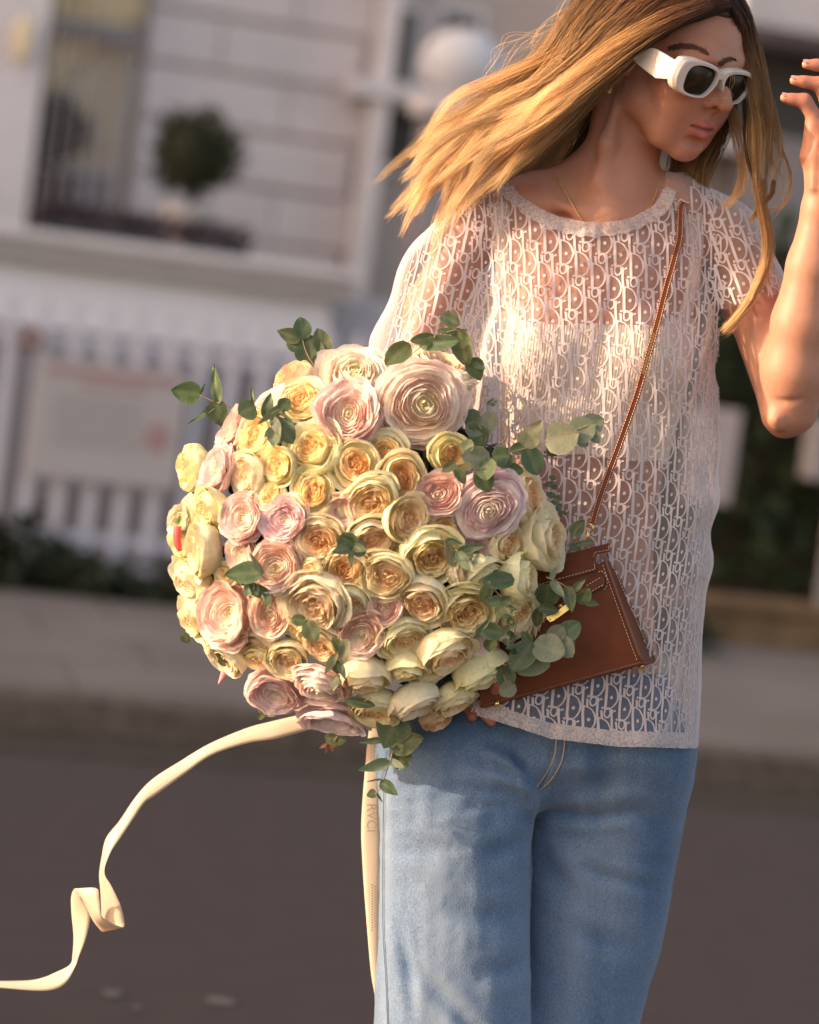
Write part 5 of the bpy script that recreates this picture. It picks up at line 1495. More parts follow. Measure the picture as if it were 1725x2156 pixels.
# ================================================================== THE BOUQUET
BC = np.array([775., 1150., 150.]); BR = np.array([425., 408., 250.])
def bsurf(u, v, k=1.0):
    """point on the rounded mass of flowers and its outward direction"""
    a, b_ = (u - BC[0]) / BR[0], (v - BC[1]) / BR[1]; q = a * a + b_ * b_
    c = math.sqrt(max(1 - min(q, .985), .0))
    p = np.array([u, v, BC[2] + BR[2] * c]); n = np.array([a / BR[0], b_ / BR[1], c / BR[2]]); n /= np.linalg.norm(n)
    return p, n
def wdir(n):
    """measured direction -> world direction"""
    d = np.array([n[0], -n[1], n[2]]) @ CM[:3, :3].T
    return d / np.linalg.norm(d)

def petal(rng, phi, dphi, r0, r1, z0, z1, curl, wav, n=9, m=8, point=.2, k=2.5, mid=0.0, edge_in=0.0, belly=.8, close=0.0):
    s_ = np.linspace(-1, 1, n)[:, None]; t = np.linspace(0, 1, m)[None, :]
    te = t * (1 - point * np.abs(s_) ** 2.6)
    c = np.clip((te - .68) / .32, 0, 1) ** 2
    r = r0 + (r1 - r0) * np.sin(math.pi / 2 * np.clip(te * 1.2, 0, 1)) ** belly + curl * c - close * np.clip(te - .55, 0, 1) ** 1.5
    z = z0 + (z1 - z0) * te ** 1.25 - abs(curl) * .55 * c
    p1, p2, p3 = rng.uniform(0, 6.28, 3)
    wv = wav * te ** 2 * (np.sin(k * s_ * 2 + p1) + .5 * np.sin(k * s_ * 4.7 + p2))
    r = r + wv + .16 * wav * te ** 5 * np.sin(s_ * 13 + p3)
    z = z + wav * .8 * te ** 2 * np.sin(k * s_ * 2.6 + p3) + .15 * wav * te ** 6 * np.sin(s_ * 15 + p1)
    wd = .30 + .70 * np.sin(np.clip(te * 1.35, 0, 1) * math.pi / 2)
    a = phi + dphi * s_ * wd
    r = r * (1 - edge_in * s_ ** 2)
    X = np.stack([r * np.cos(a), r * np.sin(a), z + 0 * a], -1)
    rim = te + 0 * s_
    F_ = [(i * m + j, (i + 1) * m + j, (i + 1) * m + j + 1, i * m + j + 1) for i in range(n - 1) for j in range(m - 1)]
    return X.reshape(-1, 3), F_, (rim + 0 * a).reshape(-1), np.full(n * m, 1.0)
def collect(lst):
    V = []; Fc = []; rim = []; lay_ = []; k = 0
    for (X, F_, r_, ly) in lst:
        V.append(X); Fc += [tuple(i + k for i in q) for q in F_]; rim.append(r_); lay_.append(ly); k += len(X)
    return np.concatenate(V), Fc, np.concatenate(rim), np.concatenate(lay_)
def petal_mat(name, stops, rim_c, tr=.36, hue=True):
    """stops: colour from heart (0) to outside (1)"""
    m = mat(name, stops[0][1], .6, .25)
    ly = attr(m, "layer"); rm = attr(m, "rim")
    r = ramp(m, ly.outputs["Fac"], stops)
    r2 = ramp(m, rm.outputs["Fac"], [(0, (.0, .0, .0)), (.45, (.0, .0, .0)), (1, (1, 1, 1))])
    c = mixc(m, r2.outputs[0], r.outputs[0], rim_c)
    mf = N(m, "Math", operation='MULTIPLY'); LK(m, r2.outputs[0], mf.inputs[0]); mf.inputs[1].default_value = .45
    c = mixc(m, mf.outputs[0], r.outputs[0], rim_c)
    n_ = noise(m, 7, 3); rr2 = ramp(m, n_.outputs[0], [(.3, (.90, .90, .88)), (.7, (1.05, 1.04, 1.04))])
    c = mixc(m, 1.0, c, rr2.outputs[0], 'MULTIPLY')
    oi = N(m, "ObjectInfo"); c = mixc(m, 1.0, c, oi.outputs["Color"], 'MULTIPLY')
    LK(m, c, PB(m).inputs["Base Color"])
    t = N(m, "BsdfTranslucent"); mx = N(m, "MixShader"); mx.inputs[0].default_value = tr
    LK(m, c, t.inputs[0]); LK(m, PB(m).outputs[0], mx.inputs[1]); LK(m, t.outputs[0], mx.inputs[2]); LK(m, mx.outputs[0], m.node_tree.nodes["Material Output"].inputs[0])
    n2 = noise(m, 55, 4, .6); bump(m, n2.outputs[0], .22, .0016)
    return m
CR = (.90, .78, .44)
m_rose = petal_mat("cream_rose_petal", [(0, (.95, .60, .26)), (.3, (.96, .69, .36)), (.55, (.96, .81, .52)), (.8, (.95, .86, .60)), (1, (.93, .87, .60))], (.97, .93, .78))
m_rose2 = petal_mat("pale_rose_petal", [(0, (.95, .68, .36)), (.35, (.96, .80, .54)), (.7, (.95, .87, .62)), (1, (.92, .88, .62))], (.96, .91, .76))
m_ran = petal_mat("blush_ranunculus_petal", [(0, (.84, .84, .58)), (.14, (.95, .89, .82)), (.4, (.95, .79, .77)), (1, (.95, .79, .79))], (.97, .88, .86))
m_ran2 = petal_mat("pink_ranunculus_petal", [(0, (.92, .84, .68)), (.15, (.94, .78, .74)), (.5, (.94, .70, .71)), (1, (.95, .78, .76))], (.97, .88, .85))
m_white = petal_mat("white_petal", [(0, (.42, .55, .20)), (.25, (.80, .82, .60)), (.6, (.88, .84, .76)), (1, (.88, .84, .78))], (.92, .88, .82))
m_sep = leafmat("sepal_green", (.10, .16, .04), (.16, .22, .07))

def bowl(r_, z_, ly):
    V = [(0, 0, z_)]; Fc = []
    for j in range(1, 4):
        for i in range(14): a = i * 2 * math.pi / 14; V.append((r_ * j / 3 * math.cos(a), r_ * j / 3 * math.sin(a), z_ + .25 * (j / 3) ** 2))
    for i in range(14):
        k = (i + 1) % 14; Fc.append((0, 1 + i, 1 + k))
        for j in range(2): Fc.append((1 + j * 14 + i, 15 + j * 14 + i, 15 + j * 14 + k, 1 + j * 14 + k))
    return np.array(V), Fc, np.zeros(len(V)), np.full(len(V), ly)
def rose_parts(seed, kind):
    """heart (joined folded petals) and the separate guard petals; unit radius, facing +z"""
    g_ = np.random.RandomState(seed); inner = []; outer = []
    opn = {'cup': .64, 'open': .78, 'bud': .50, 'full': .72}[kind]
    inner.append(bowl(opn * .95, -.42, .3)); inner.append(bowl(1.0, -.62, .85))
    # central folds: several swirls packed inside the cup (quartered garden rose)
    nq = 3 if kind == 'bud' else 4
    for q in range(nq):
        a0 = q * 2 * math.pi / nq + g_.uniform(-.3, .3); cx, cy = opn * .30 * math.cos(a0), opn * .30 * math.sin(a0)
        for k in range(5):
            rr_ = opn * (.07 + .07 * k)
            X, F_, rm, _ = petal(g_, a0 + g_.uniform(-.6, .6) + (k % 2) * math.pi * .9, g_.uniform(1.2, 1.9), rr_ * .75, rr_, -.40, -.10 - .02 * k + g_.uniform(-.04, .05), -.01, .022, 9, 6, .10, 2.4)
            X = X + np.array([cx * (1 - .12 * k), cy * (1 - .12 * k), 0]); inner.append((X, F_, rm, np.full(len(X), .04 + .05 * k)))
    nl = 6
    for k in range(nl):
        f = k / (nl - 1); rad = opn * (.50 + .46 * f); cnt = 4 + k // 3
        for q in range(cnt):
            a = k * 2.4 + q * 2 * math.pi / cnt + g_.uniform(-.25, .25)
            X, F_, rm, _ = petal(g_, a, g_.uniform(.75, 1.05), rad * .72, rad * g_.uniform(.95, 1.05), -.55, -.09 + .07 * f + g_.uniform(-.04, .05), .0 + .03 * f, .022 + .014 * g_.rand(), 11, 7, .16, 2.0)
            inner.append((X, F_, rm, np.full(len(X), .28 + .42 * f + g_.uniform(-.04, .04))))
    ng = {'cup': 5, 'open': 6, 'bud': 4, 'full': 6}[kind]
    for rg_ in range(2):
        for q in range(ng):
            a = q * 2 * math.pi / ng + rg_ * math.pi / ng + g_.uniform(-.15, .15)
            co = g_.uniform(0, 1) > .55
            X, F_, rm, _ = petal(g_, a, g_.uniform(.85, 1.05), .16, opn * 1.10 + (1 - opn) * (.35 + .60 * rg_) + g_.uniform(-.02, .03), -1.15, -.05 - .10 * rg_ + g_.uniform(-.05, .04), (.14 if co else .02) * (.5 + rg_), .030, 15, 12, .16, 1.2, belly=.42, close=.06 if co else .42)
            outer.append((X, F_, rm, np.full(len(X), .84 + .14 * rg_)))
    return inner, outer
def ran_parts(seed, kind):
    g_ = np.random.RandomState(seed); inner = []; outer = []
    nl = 12; inner.append(bowl(.9, -.34 if kind == 'flat' else -.5, .2))
    for k in range(nl):
        f = k / (nl - 1); rad = .10 + .84 * f ** .92; cnt = 4 + int(5 * f)
        zt = {'flat': .10 - .26 * f ** 2, 'cup': -.16 + .20 * f, 'deep': -.35 + .42 * f}[kind]
        for q in range(cnt):
            a = k * 1.7 + q * 2 * math.pi / cnt + g_.uniform(-.2, .2)
            X, F_, rm, _ = petal(g_, a, (1.5 / cnt ** .5) * g_.uniform(.95, 1.2), rad * .66, rad * g_.uniform(.91, 1.07), -.34 + zt * .9, zt + g_.uniform(-.05, .05), -.04 * (1 - f) + .05 * f, .010 + .009 * f, 13, 7, .10, 1.6)
            inner.append((X, F_, rm, np.full(len(X), f * .95)))
    for rg_ in range(2):
        for q in range(5):
            a = q * 2 * math.pi / 5 + rg_ * .62 + g_.uniform(-.2, .2)
            X, F_, rm, _ = petal(g_, a, g_.uniform(.75, .95), .15, 1.0 + .05 * rg_, -.72, -.22 - .10 * rg_ + g_.uniform(-.05, .06), .10, .05, 13, 9, .2, 2.2, belly=.55)
            outer.append((X, F_, rm, np.full(len(X), 1.0)))
    return inner, outer
def lump_stem():
    return tube([(0, 0, -1.0), (0, 0, -1.3), (.02, .03, -2.6)], [.16, .07, .06], 7)
def mesh_of(name, lst, m):
    V, Fc, rim, ly = collect(lst)
    me = bpy.data.meshes.new(name); me.from_pydata([tuple(v) for v in V], [], Fc)
    me.polygons.foreach_set("use_smooth", [True] * len(me.polygons))
    for k, v in (("rim", rim), ("layer", ly)):
        a = me.attributes.new(k, 'FLOAT', 'POINT'); a.data.foreach_set("value", np.asarray(v, np.float32))
    me.materials.append(m); return me
def stem_mesh(m):
    V, Fc = lump_stem(); me = bpy.data.meshes.new("stem"); me.from_pydata([tuple(v) for v in V], [], [tuple(q) for q in Fc]); me.materials.append(m); return me
LIB = {}
def library(key, fn, kind, m, nvar):
    for i in range(nvar):
        inn, out = fn(100 * (len(LIB) + 1) + i, kind)
        rg2 = np.random.RandomState(len(LIB) * 31 + i); sh = rg2.uniform(-9, 9, 3); am = .11 if key in 'RCKWD' else .085
        def warp(L_):
            o_ = []
            for (X, F_, rm, ly) in L_:
                D_ = np.stack([vnoise(X * 1.7 + sh + k * 5, 40 + k) for k in range(3)], 1) + .35 * np.stack([vnoise(X * 4.2 + sh + k * 5, 50 + k) for k in range(3)], 1)
                o_.append((X + am * D_ * np.array([1, 1, .8]), F_, rm, ly))
            return o_
        inn = warp(inn); out = warp(out)
        LIB.setdefault(key, []).append((mesh_of("heart_petals", inn, m), [mesh_of("petal", [o_], m) for o_ in out]))
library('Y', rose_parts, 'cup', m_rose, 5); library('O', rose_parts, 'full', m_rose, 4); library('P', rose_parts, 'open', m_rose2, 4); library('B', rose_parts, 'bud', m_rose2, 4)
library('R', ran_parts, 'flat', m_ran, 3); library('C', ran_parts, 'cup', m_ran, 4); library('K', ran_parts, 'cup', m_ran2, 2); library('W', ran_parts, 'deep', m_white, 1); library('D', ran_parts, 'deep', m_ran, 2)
STEM = stem_mesh(m_sep)
NAMES = dict(Y='rose', O='rose', P='rose', B='rose', R='ranunculus', C='ranunculus', K='ranunculus', W='ranunculus', D='ranunculus')
bq = empty("bouquet", tuple(W((770, 1500, 60))), "large round bouquet of cream roses, blush ranunculus and eucalyptus held at the woman's hip", "bouquet")
BQL = Vector(tuple(rootloc(bq)))
GRG = np.random.RandomState(77)
FN = [0]
def flower(key, u, v, r, lift=0, tilt=None, spin=None, tint=None, k=.82, depth=1.0, full=True):
    i = FN[0]; FN[0] += 1
    p, n = bsurf(u, v)
    if tilt is not None: n = n * .25 + np.array([tilt[0] * 1.4, tilt[1] * 1.4, tilt[2]]) * .75
    else: n = n * 1.0 + np.array([0, 0, .45 * k])
    if key in 'YOPB':
        rv = np.array([(u - 745) / 400, (v - 1020) / 400]); n = n / np.linalg.norm(n) * .55 + np.array([rv[0] * .62, rv[1] * .62, .38])
    n = n / np.linalg.norm(n) + GRG.normal(0, .15, 3); n /= np.linalg.norm(n)
    p = p + np.array([0, 0, lift])
    if key in 'YOPB': p = p + np.array([n[0], n[1], 0]) * r * .22
    wn_ = wdir(n); z = Vector(tuple(wn_)); sp = GRG.uniform(0, 6.28) if spin is None else spin
    q = z.to_track_quat('Z', 'Y').to_matrix().to_4x4() @ Matrix.Rotation(sp, 4, 'Z')
    sc_ = r * S * (1.04 if key in 'YOPB' else .94); sx = GRG.uniform(.90, 1.10)
    M = Matrix.Translation(Vector(tuple(W(p))) - BQL) @ q @ Matrix.Diagonal((sc_ * sx, sc_ / sx, sc_ * depth, 1))
    heart, pets = LIB[key][i % len(LIB[key])]
    c = tint or (1 + GRG.uniform(-.03, .03), 1 + GRG.uniform(-.05, .02), 1 + GRG.uniform(-.12, .05))
    h = bpy.data.objects.new(NAMES[key], heart); COL.objects.link(h); h.parent = bq; h.matrix_local = M; h.color = (*c, 1)
    for me in pets:
        o = bpy.data.objects.new("petal", me); COL.objects.link(o); o.parent = h; o.color = (*c, 1)
    o = bpy.data.objects.new("stem", STEM); COL.objects.link(o); o.parent = h
    return h
warm = (1.0, .93, .80); pale = (1.0, 1.02, 1.12); pk = (1.0, .93, .93)
FLW = [
 ('R', 888, 868, 93, 30, (.05, .10, .9)), ('C', 722, 872, 72, 26, (-.05, .05, .9)), ('R', 742, 795, 82, -22, (.10, -.45, .75)), ('P', 935, 768, 66, 10, (.25, -.6, .6)),
 ('B', 603, 792, 44, 0, (-.4, -.6, .5), (1, .86, .78)), ('Y', 634, 838, 44, 12, (-.15, -.25, .9)), ('C', 560, 845, 50, -8, (-.55, -.55, .35)), ('C', 494, 893, 54, -6, (-.85, -.35, .3)),
 ('P', 528, 930, 47, 10, (-.55, -.1, .8)), ('Y', 665, 952, 62, 14, (.05, -.25, .9)), ('P', 595, 980, 44, 12, (-.35, .05, .9)), ('Y', 752, 992, 50, 10, (-.1, .15, .95)),
 ('P', 512, 1012, 46, 0, (-.6, .1, .7)), ('C', 456, 992, 60, 0, (-.85, -.15, .35)), ('B', 410, 985, 46, -16, (-.75, -.55, .12)), ('O', 856, 1020, 47, 8, (.05, .1, .95)),
 ('Y', 818, 948, 44, -6, (-.2, -.1, .9)), ('Y', 936, 958, 44, -4, (.1, .45, .8)), ('K', 935, 1035, 56, 4, (.0, .1, .95)), ('R', 1018, 1070, 74, 26, (.12, .02, .95)),
 ('Y', 1116, 1060, 52, 18, (.62, .05, .65)), ('B', 1150, 1136, 62, 30, (.66, .15, .60)), ('B', 1112, 1206, 52, 24, (.62, .12, .62)), ('Y', 1060, 1146, 40, 0, (.35, .05, .85)),
 ('C', 1060, 1030, 56, -18, (.4, -.5, .5)), ('O', 784, 1060, 53, 12, (.05, .25, .9)), ('Y', 655, 1045, 46, 6, (-.2, -.2, .95)), ('D', 719, 1065, 40, -4, (-.05, .1, .9)),
 ('C', 517, 1090, 56, 8, (-.5, .0, .8)), ('K', 586, 1097, 58, 10, (-.25, .0, .9)), ('Y', 436, 1087, 42, 6, (-.55, .05, .75)), ('W', 386, 1092, 33, 18, (-.5, .15, .8)),
 ('P', 382, 1105, 52, -20, (-.9, .0, .2)), ('O', 664, 1135, 48, 8, (.0, .1, .95)), ('P', 860, 1100, 48, 10, (.0, -.05, .95)), ('O', 794, 1142, 48, 2, (-.1, .35, .85)),
 ('Y', 896, 1180, 58, 14, (.0, .25, .9)), ('P', 800, 1210, 50, 12, (-.05, .05, .95)), ('P', 424, 1166, 52, 4, (-.75, .05, .45)), ('C', 582, 1187, 60, 16, (-.12, .0, .95)),
 ('C', 500, 1155, 44, -6, (-.5, .0, .7)), ('B', 405, 1212, 46, -12, (-.85, .35, .25)), ('O', 720, 1210, 46, 2, (-.05, .2, .95)), ('P', 672, 1272, 62, 16, (-.08, .15, .95)),
 ('D', 472, 1282, 74, 6, (-.62, .12, .72)), ('B', 402, 1300, 50, -10, (-.75, .1, .35)), ('K', 578, 1290, 54, -2, (-.1, .3, .85)), ('O', 746, 1272, 34, -4, (.0, .1, .95)),
 ('K', 798, 1285, 46, -2, (.1, -.05, .95)), ('C', 769, 1330, 54, 10, (-.1, .35, .85)), ('Y', 879, 1265, 52, 10, (-.05, .3, .9)), ('Y', 974, 1292, 58, 14, (.12, .15, .95)),
 ('P', 862, 1336, 48, 2, (-.05, .3, .9)), ('Y', 993, 1198, 38, 0, (.3, .05, .9)), ('Y', 1088, 1285, 56, 4, (.42, .05, .85)), ('P', 1128, 1310, 44, -6, (.6, .25, .6)),
 ('Y', 932, 1386, 54, 12, (.05, .5, .8)), ('B', 1012, 1420, 56, 8, (.15, .85, .42)), ('B', 776, 1430, 52, 8, (-.1, .85, .42)), ('B', 848, 1410, 46, -2, (-.05, .85, .45)),
 ('P', 664, 1348, 46, 0, (-.05, .45, .85)), ('Y', 560, 1352, 46, -14, (-.2, .3, .8)), ('P', 620, 1390, 44, 0, (-.15, .4, .85)), ('C', 574, 1455, 60, 0, (-.35, .4, .8)),
 ('R', 660, 1445, 60, 14, (-.08, .35, .9)), ('P', 800, 1492, 48, -6, (-.05, .75, .5)), ('P', 884, 1474, 52, 0, (.05, .75, .55)), ('P', 962, 1470, 48, -6, (.15, .8, .45)),
 ('B', 935, 1510, 36, -26, (.1, .9, .3), (1, .84, .74)), ('C', 706, 1508, 70, -16, (-.1, .9, .35)), ('P', 492, 1372, 46, -12, (-.6, .5, .3)), ('P', 530, 1402, 38, -20, (-.5, .6, .3)),
 ('B', 646, 1196, 22, 16, (-.1, -.2, .9)), ('C', 1020, 1345, 50, -8, (.3, .3, .7)), ('Y', 600, 1325, 42, -10, (-.1, .2, .9)), ('Y', 570, 1032, 34, 0, (-.2, -.1, .95)),
 ('B', 375, 1130, 36, -6, (-.9, .2, .2)), ('Y', 1040, 1240, 48, -10, (.3, .1, .8)), ('Y', 700, 1130, 34, -16, (0, 0, 1)), ('Y', 950, 1120, 44, -16, (.1, .1, .9)), ('K', 1010, 1180, 40, -18, (.2, .2, .9)),
 ('Y', 620, 1240, 40, -18, (-.1, .1, .9)), ('P', 560, 1240, 46, -16, (-.3, .1, .9)), ('Y', 840, 1180, 34, -18, (0, .1, .9)), ('Y', 730, 1385, 44, -14, (-.1, .5, .8)), ('P', 900, 1430, 44, -20, (.0, .6, .7)), ('B', 460, 1230, 44, -14, (-.8, .1, .4)),
]
# settle the flower heads against one another
FP3 = []; FR = []
for q in FLW:
    p_, n_ = bsurf(q[1], q[2]); FP3.append(p_ + np.array([0, 0, q[4]])); FR.append(float(q[3]))
FP3 = np.array(FP3); FR = np.array(FR); F0 = FP3.copy(); R0_ = FR.copy()
prio = np.array([q[4] for q in FLW], float)
for it in range(60):
    d = FP3[:, None] - FP3[None]; dist = np.linalg.norm(d, axis=2) + np.eye(len(FLW)) * 1e6
    need = (FR[:, None] + FR[None]) * .93
    ov = np.clip(need - dist, 0, None)
    w_ = np.clip(1 - (prio[:, None] - prio[None]) / 40, .3, 1.7)
    mv = (d / dist[..., None] * (ov * w_)[..., None]).sum(1) * .12
    mv[:, 2] *= .4
    FP3 += mv; dd = FP3 - F0; ln = np.linalg.norm(dd, axis=1); lim_ = np.where(prio < -8, 26, 15); k_ = np.minimum(1, lim_ / (ln + 1e-6)); FP3 = F0 + dd * k_[:, None]
for it in range(30):
    d = FP3[:, None] - FP3[None]; dist = np.linalg.norm(d, axis=2) + np.eye(len(FLW)) * 1e6
    ov = np.clip((FR[:, None] + FR[None]) * .93 - dist, 0, None)
    FR = np.maximum(FR - (ov * np.clip(1 - (prio[:, None] - prio[None]) / 30, .1, 1.9)).max(1) * .12, R0_ * .62)
FLW = [(q[0], float(FP3[i][0]), float(FP3[i][1]), float(FR[i]), q[4]) + tuple(q[5:]) for i, q in enumerate(FLW)]
for q in FLW:
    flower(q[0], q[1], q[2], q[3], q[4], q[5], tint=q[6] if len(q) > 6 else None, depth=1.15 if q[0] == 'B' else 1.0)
# the inside of the bunch: stems and dark foliage between the flower heads
m_eu = leafmat("eucalyptus_leaf", (.075, .115, .05), (.12, .165, .085), .32)
_n = noise(m_eu, 320, 2); 
m_eus = leafmat("eucalyptus_leaf_grey", (.16, .20, .14), (.22, .26, .19), .28)
m_stem = noisy("eucalyptus_stem", (.20, .16, .08), (.30, .20, .12), 60, .6)
core = mk("inner_foliage", *tube([(BC[0] + dx, BC[1] + dv_, 60) for dx, dv_ in ((0, -250), (0, -180), (0, -60), (0, 60), (0, 180), (0, 255))], [80, 190, 262, 262, 185, 90], 24), m_bed, bq, px=True)
for v_ in core.data.vertices: pass
cs = []
for k in range(60):
    a = GRG.uniform(0, 6.28); q = GRG.uniform(0, .88); u_, v_ = BC[0] + BR[0] * q * math.cos(a), BC[1] + BR[1] * q * math.sin(a)
    p, n = bsurf(u_, v_); cs.append((W(p - n * 92), (.034, .034, .034), 34))
tag(leafmass("filler_leaves", cs, 0, .012, m_bed, bq, seed=8), kind='stuff')

# eucalyptus leaf meshes
def leaf_mesh(seed, pointy):
    g_ = np.random.RandomState(seed); n, m = 7, 11; V = []
    cur = g_.uniform(-.18, .18); fold = g_.uniform(.03, .16); tw = g_.uniform(-.25, .25)
    for j in range(m):
        t = j / (m - 1)
        w_ = (math.sin(math.pi * t ** (.62 if pointy else .8)) ** (.62 if not pointy else .8)) * .5
        for i in range(n):
            s_ = -1 + 2 * i / (n - 1)
            y = s_ * w_ ; z = cur * (t ** 2) * .6 + fold * abs(s_) ** 1.3 * w_ * 1.2 + .015 * math.sin(9 * t + 3 * s_ + seed)
            x = t + (.06 * (1 - abs(s_)) * -1 if j == 0 and not pointy else 0) - (.05 * (abs(s_)) if t < .2 else 0)
            V.append((x, y * math.cos(tw * t) - z * math.sin(tw * t), z * math.cos(tw * t) + y * math.sin(tw * t)))
    Fc = [(j * n + i, j * n + i + 1, (j + 1) * n + i + 1, (j + 1) * n + i) for j in range(m - 1) for i in range(n - 1)]
    return V, Fc
m_leafs = []
def veinleaf(name, c1, c2, vein, tr):
    m = leafmat(name, c1, c2, tr)
    b = PB(m); tc = N(m, "TexCoord"); sx = N(m, "SeparateXYZ"); 
    a = attr(m, "vein"); src = b.inputs["Base Color"].links[0].from_socket
    c = mixc(m, a.outputs["Fac"], src, vein); oi = N(m, "ObjectInfo"); c = mixc(m, 1.0, c, oi.outputs["Color"], 'MULTIPLY')
    LK(m, c, b.inputs["Base Color"])
    for n_ in m.node_tree.nodes:
        if n_.type == 'BSDF_TRANSLUCENT': LK(m, c, n_.inputs[0])
    b.inputs["Roughness"].default_value = .45
    return m
m_l1 = veinleaf("eucalyptus_leaf_green", (.055, .095, .038), (.095, .14, .065), (.15, .17, .09), .30)
m_l2 = veinleaf("eucalyptus_leaf_silver", (.14, .18, .12), (.20, .24, .16), (.24, .24, .16), .28)
LEAF = {}
for kind, pointy in (('r', False), ('p', True)):
    for mt_, mm in (('g', m_l1), ('s', m_l2)):
        for i in range(3):
            V_, Fc = leaf_mesh(i * 7 + (3 if pointy else 0), pointy)
            me = bpy.data.meshes.new("leaf"); me.from_pydata(V_, [], Fc); me.polygons.foreach_set("use_smooth", [True] * len(Fc)); me.materials.append(mm)
            a = me.attributes.new("vein", 'FLOAT', 'POINT')
            vals = []
            for j in range(11):
                for k_ in range(7): vals.append(max(.75 if k_ == 3 else 0, .55 if k_ in (0, 6) else 0, .0))
            a.data.foreach_set("value", vals); LEAF.setdefault(kind + mt_, []).append(me)
LN = [0]
def leaf(par, a, b_, wd, kind='rg', lift=None, roll=0, w0=None, dz=0):
    """leaf from its base a to its tip b_ (measured), wd = width"""
    i = LN[0]; LN[0] += 1
    def zz(q):
        if w0 is not None: return w0
        p, n = bsurf(*q); r_ = math.hypot((q[0] - BC[0]) / BR[0], (q[1] - BC[1]) / BR[1])
        return p[2] + (lift if lift is not None else 26) - (120 * max(0, r_ - 1.0))
    A = np.array([a[0], a[1], zz(a)]); Bt = np.array([b_[0], b_[1], zz(b_) if w0 is not None else .6 * zz(a) + .4 * zz(b_) + dz])
    if w0 is not None: Bt[2] += dz
    pa, pb = W(A), W(Bt); X = pb - pa; Ln = np.linalg.norm(X); X /= Ln
    nz_ = wdir(np.array([GRG.normal(0, .12), GRG.normal(0, .12) - .15, 1.0]))
    Z = nz_ - X * (nz_ @ X); Z /= np.linalg.norm(Z); Y = np.cross(Z, X)
    c, s__ = math.cos(roll), math.sin(roll); Y, Z = Y * c + Z * s__, Z * c - Y * s__
    wm = wd * S / max(abs(c), .3)
    M = Matrix(((X[0] * Ln, Y[0] * wm, Z[0] * Ln, 0), (X[1] * Ln, Y[1] * wm, Z[1] * Ln, 0), (X[2] * Ln, Y[2] * wm, Z[2] * Ln, 0), (0, 0, 0, 1)))
    o = bpy.data.objects.new("leaf", LEAF[kind][i % 3]); COL.objects.link(o); o.parent = par
    M.translation = Vector(tuple(pa)) - BQL; o.matrix_local = M
    v_ = GRG.uniform(.8, 1.15); o.color = (v_ * GRG.uniform(.9, 1.2), v_, v_ * GRG.uniform(.8, 1.05), 1)
    return o
def sprig(stem, leaves, w=None, lift=26, rad=2.0):
    P = spline(stem, 24) if len(stem) > 2 else np.linspace(stem[0], stem[1], 12)
    P3 = []
    for p in P:
        if w is not None: z = w
        else:
            q, n = bsurf(p[0], p[1]); r_ = math.hypot((p[0] - BC[0]) / BR[0], (p[1] - BC[1]) / BR[1]); z = q[2] + lift - 4 - 120 * max(0, r_ - 1.0)
        P3.append((p[0], p[1], z))
    o = mk("eucalyptus_sprig", *tube(P3, np.linspace(rad, rad * .55, len(P3)), 6), m_stem, bq, px=True)
    for l_ in leaves:
        a, b_, wd = l_[:3]; kind = l_[3] if len(l_) > 3 else 'rg'; dz = l_[4] if len(l_) > 4 else 0; rl = l_[5] if len(l_) > 5 else 0
        leaf(o, a, b_, wd, kind, lift, rl, w, dz)
    return o
def cl(c, ln, wd, ang=0, kind='rg', dz=0):
    """leaf given by centre, length, width, direction in degrees"""
    d = np.array([math.cos(R(ang)), math.sin(R(ang))]) * ln / 2
    return ((c[0] - d[0], c[1] - d[1]), (c[0] + d[0], c[1] + d[1]), wd, kind, dz)
sprig([(510, 878), (475, 852), (452, 846), (421, 832)], [((421, 832), (360, 821), 50, 'pg'), ((421, 832), (433, 806), 6, 'pg'), ((460, 848), (450, 766), 25, 'pg'), ((447, 847), (472, 900), 46, 'pg'), ((450, 858), (392, 897), 11, 'pg', 10)], w=150)
sprig([(600, 880), (570, 868), (535, 857)], [((537, 857), (502, 872), 48, 'rg', 20), ((534, 857), (530, 812), 8, 'pg'), ((597, 852), (541, 896), 17, 'pg', 30), ((558, 880), (571, 825), 24, 'pg'), ((580, 875), (618, 935), 44, 'rg', -10), ((574, 880), (592, 921), 20, 'ps', 30), ((574, 900), (577, 941), 28, 'rs', 30), ((590, 862), (610, 840), 30), ((566, 905), (556, 925), 9, 'ps', 30)], lift=40)
sprig([(664, 775), (645, 740), (636, 710)], [((632, 714), (583, 696), 33, 'pg'), ((640, 714), (632, 667), 39), ((656, 768), (648, 703), 64), ((688, 746), (668, 691), 38), ((632, 736), (603, 722), 24), ((655, 770), (690, 740), 20)], w=120)
sprig([(985, 694), (950, 697), (915, 712), (880, 735), (862, 752)], [((916, 712), (863, 718), 27, 'rg', 15), ((964, 694), (985, 772), 44, 'rg'), ((887, 728), (967, 716), 34, 'rg', 20), ((862, 726), (811, 768), 45, 'rg'), ((993, 755), (1012, 802), 40, 'pg', -10), ((998, 760), (1022, 778), 20, 'pg'), ((960, 700), (920, 696), 16)], w=215)
sprig([(915, 712), (920, 690), (932, 672)], [((930, 664), (969, 684), 32, 'rg'), ((934, 662), (950, 672), 26, 'rg', -8)], w=225, rad=1.3)
sprig([(1022, 935), (1026, 890), (1032, 862), (1035, 848)], [((1018, 872), (1042, 906), 44, 'rs'), cl((994, 884), 44, 34, 100), cl((1010, 920), 46, 44, 60), cl((1000, 905), 40, 32, 20, 'rs'), cl((1030, 848), 12, 8, -60), cl((1038, 852), 11, 8, 0), cl((1036, 843), 10, 7, -40), cl((1044, 846), 9, 6, -20)], w=285, rad=1.4)
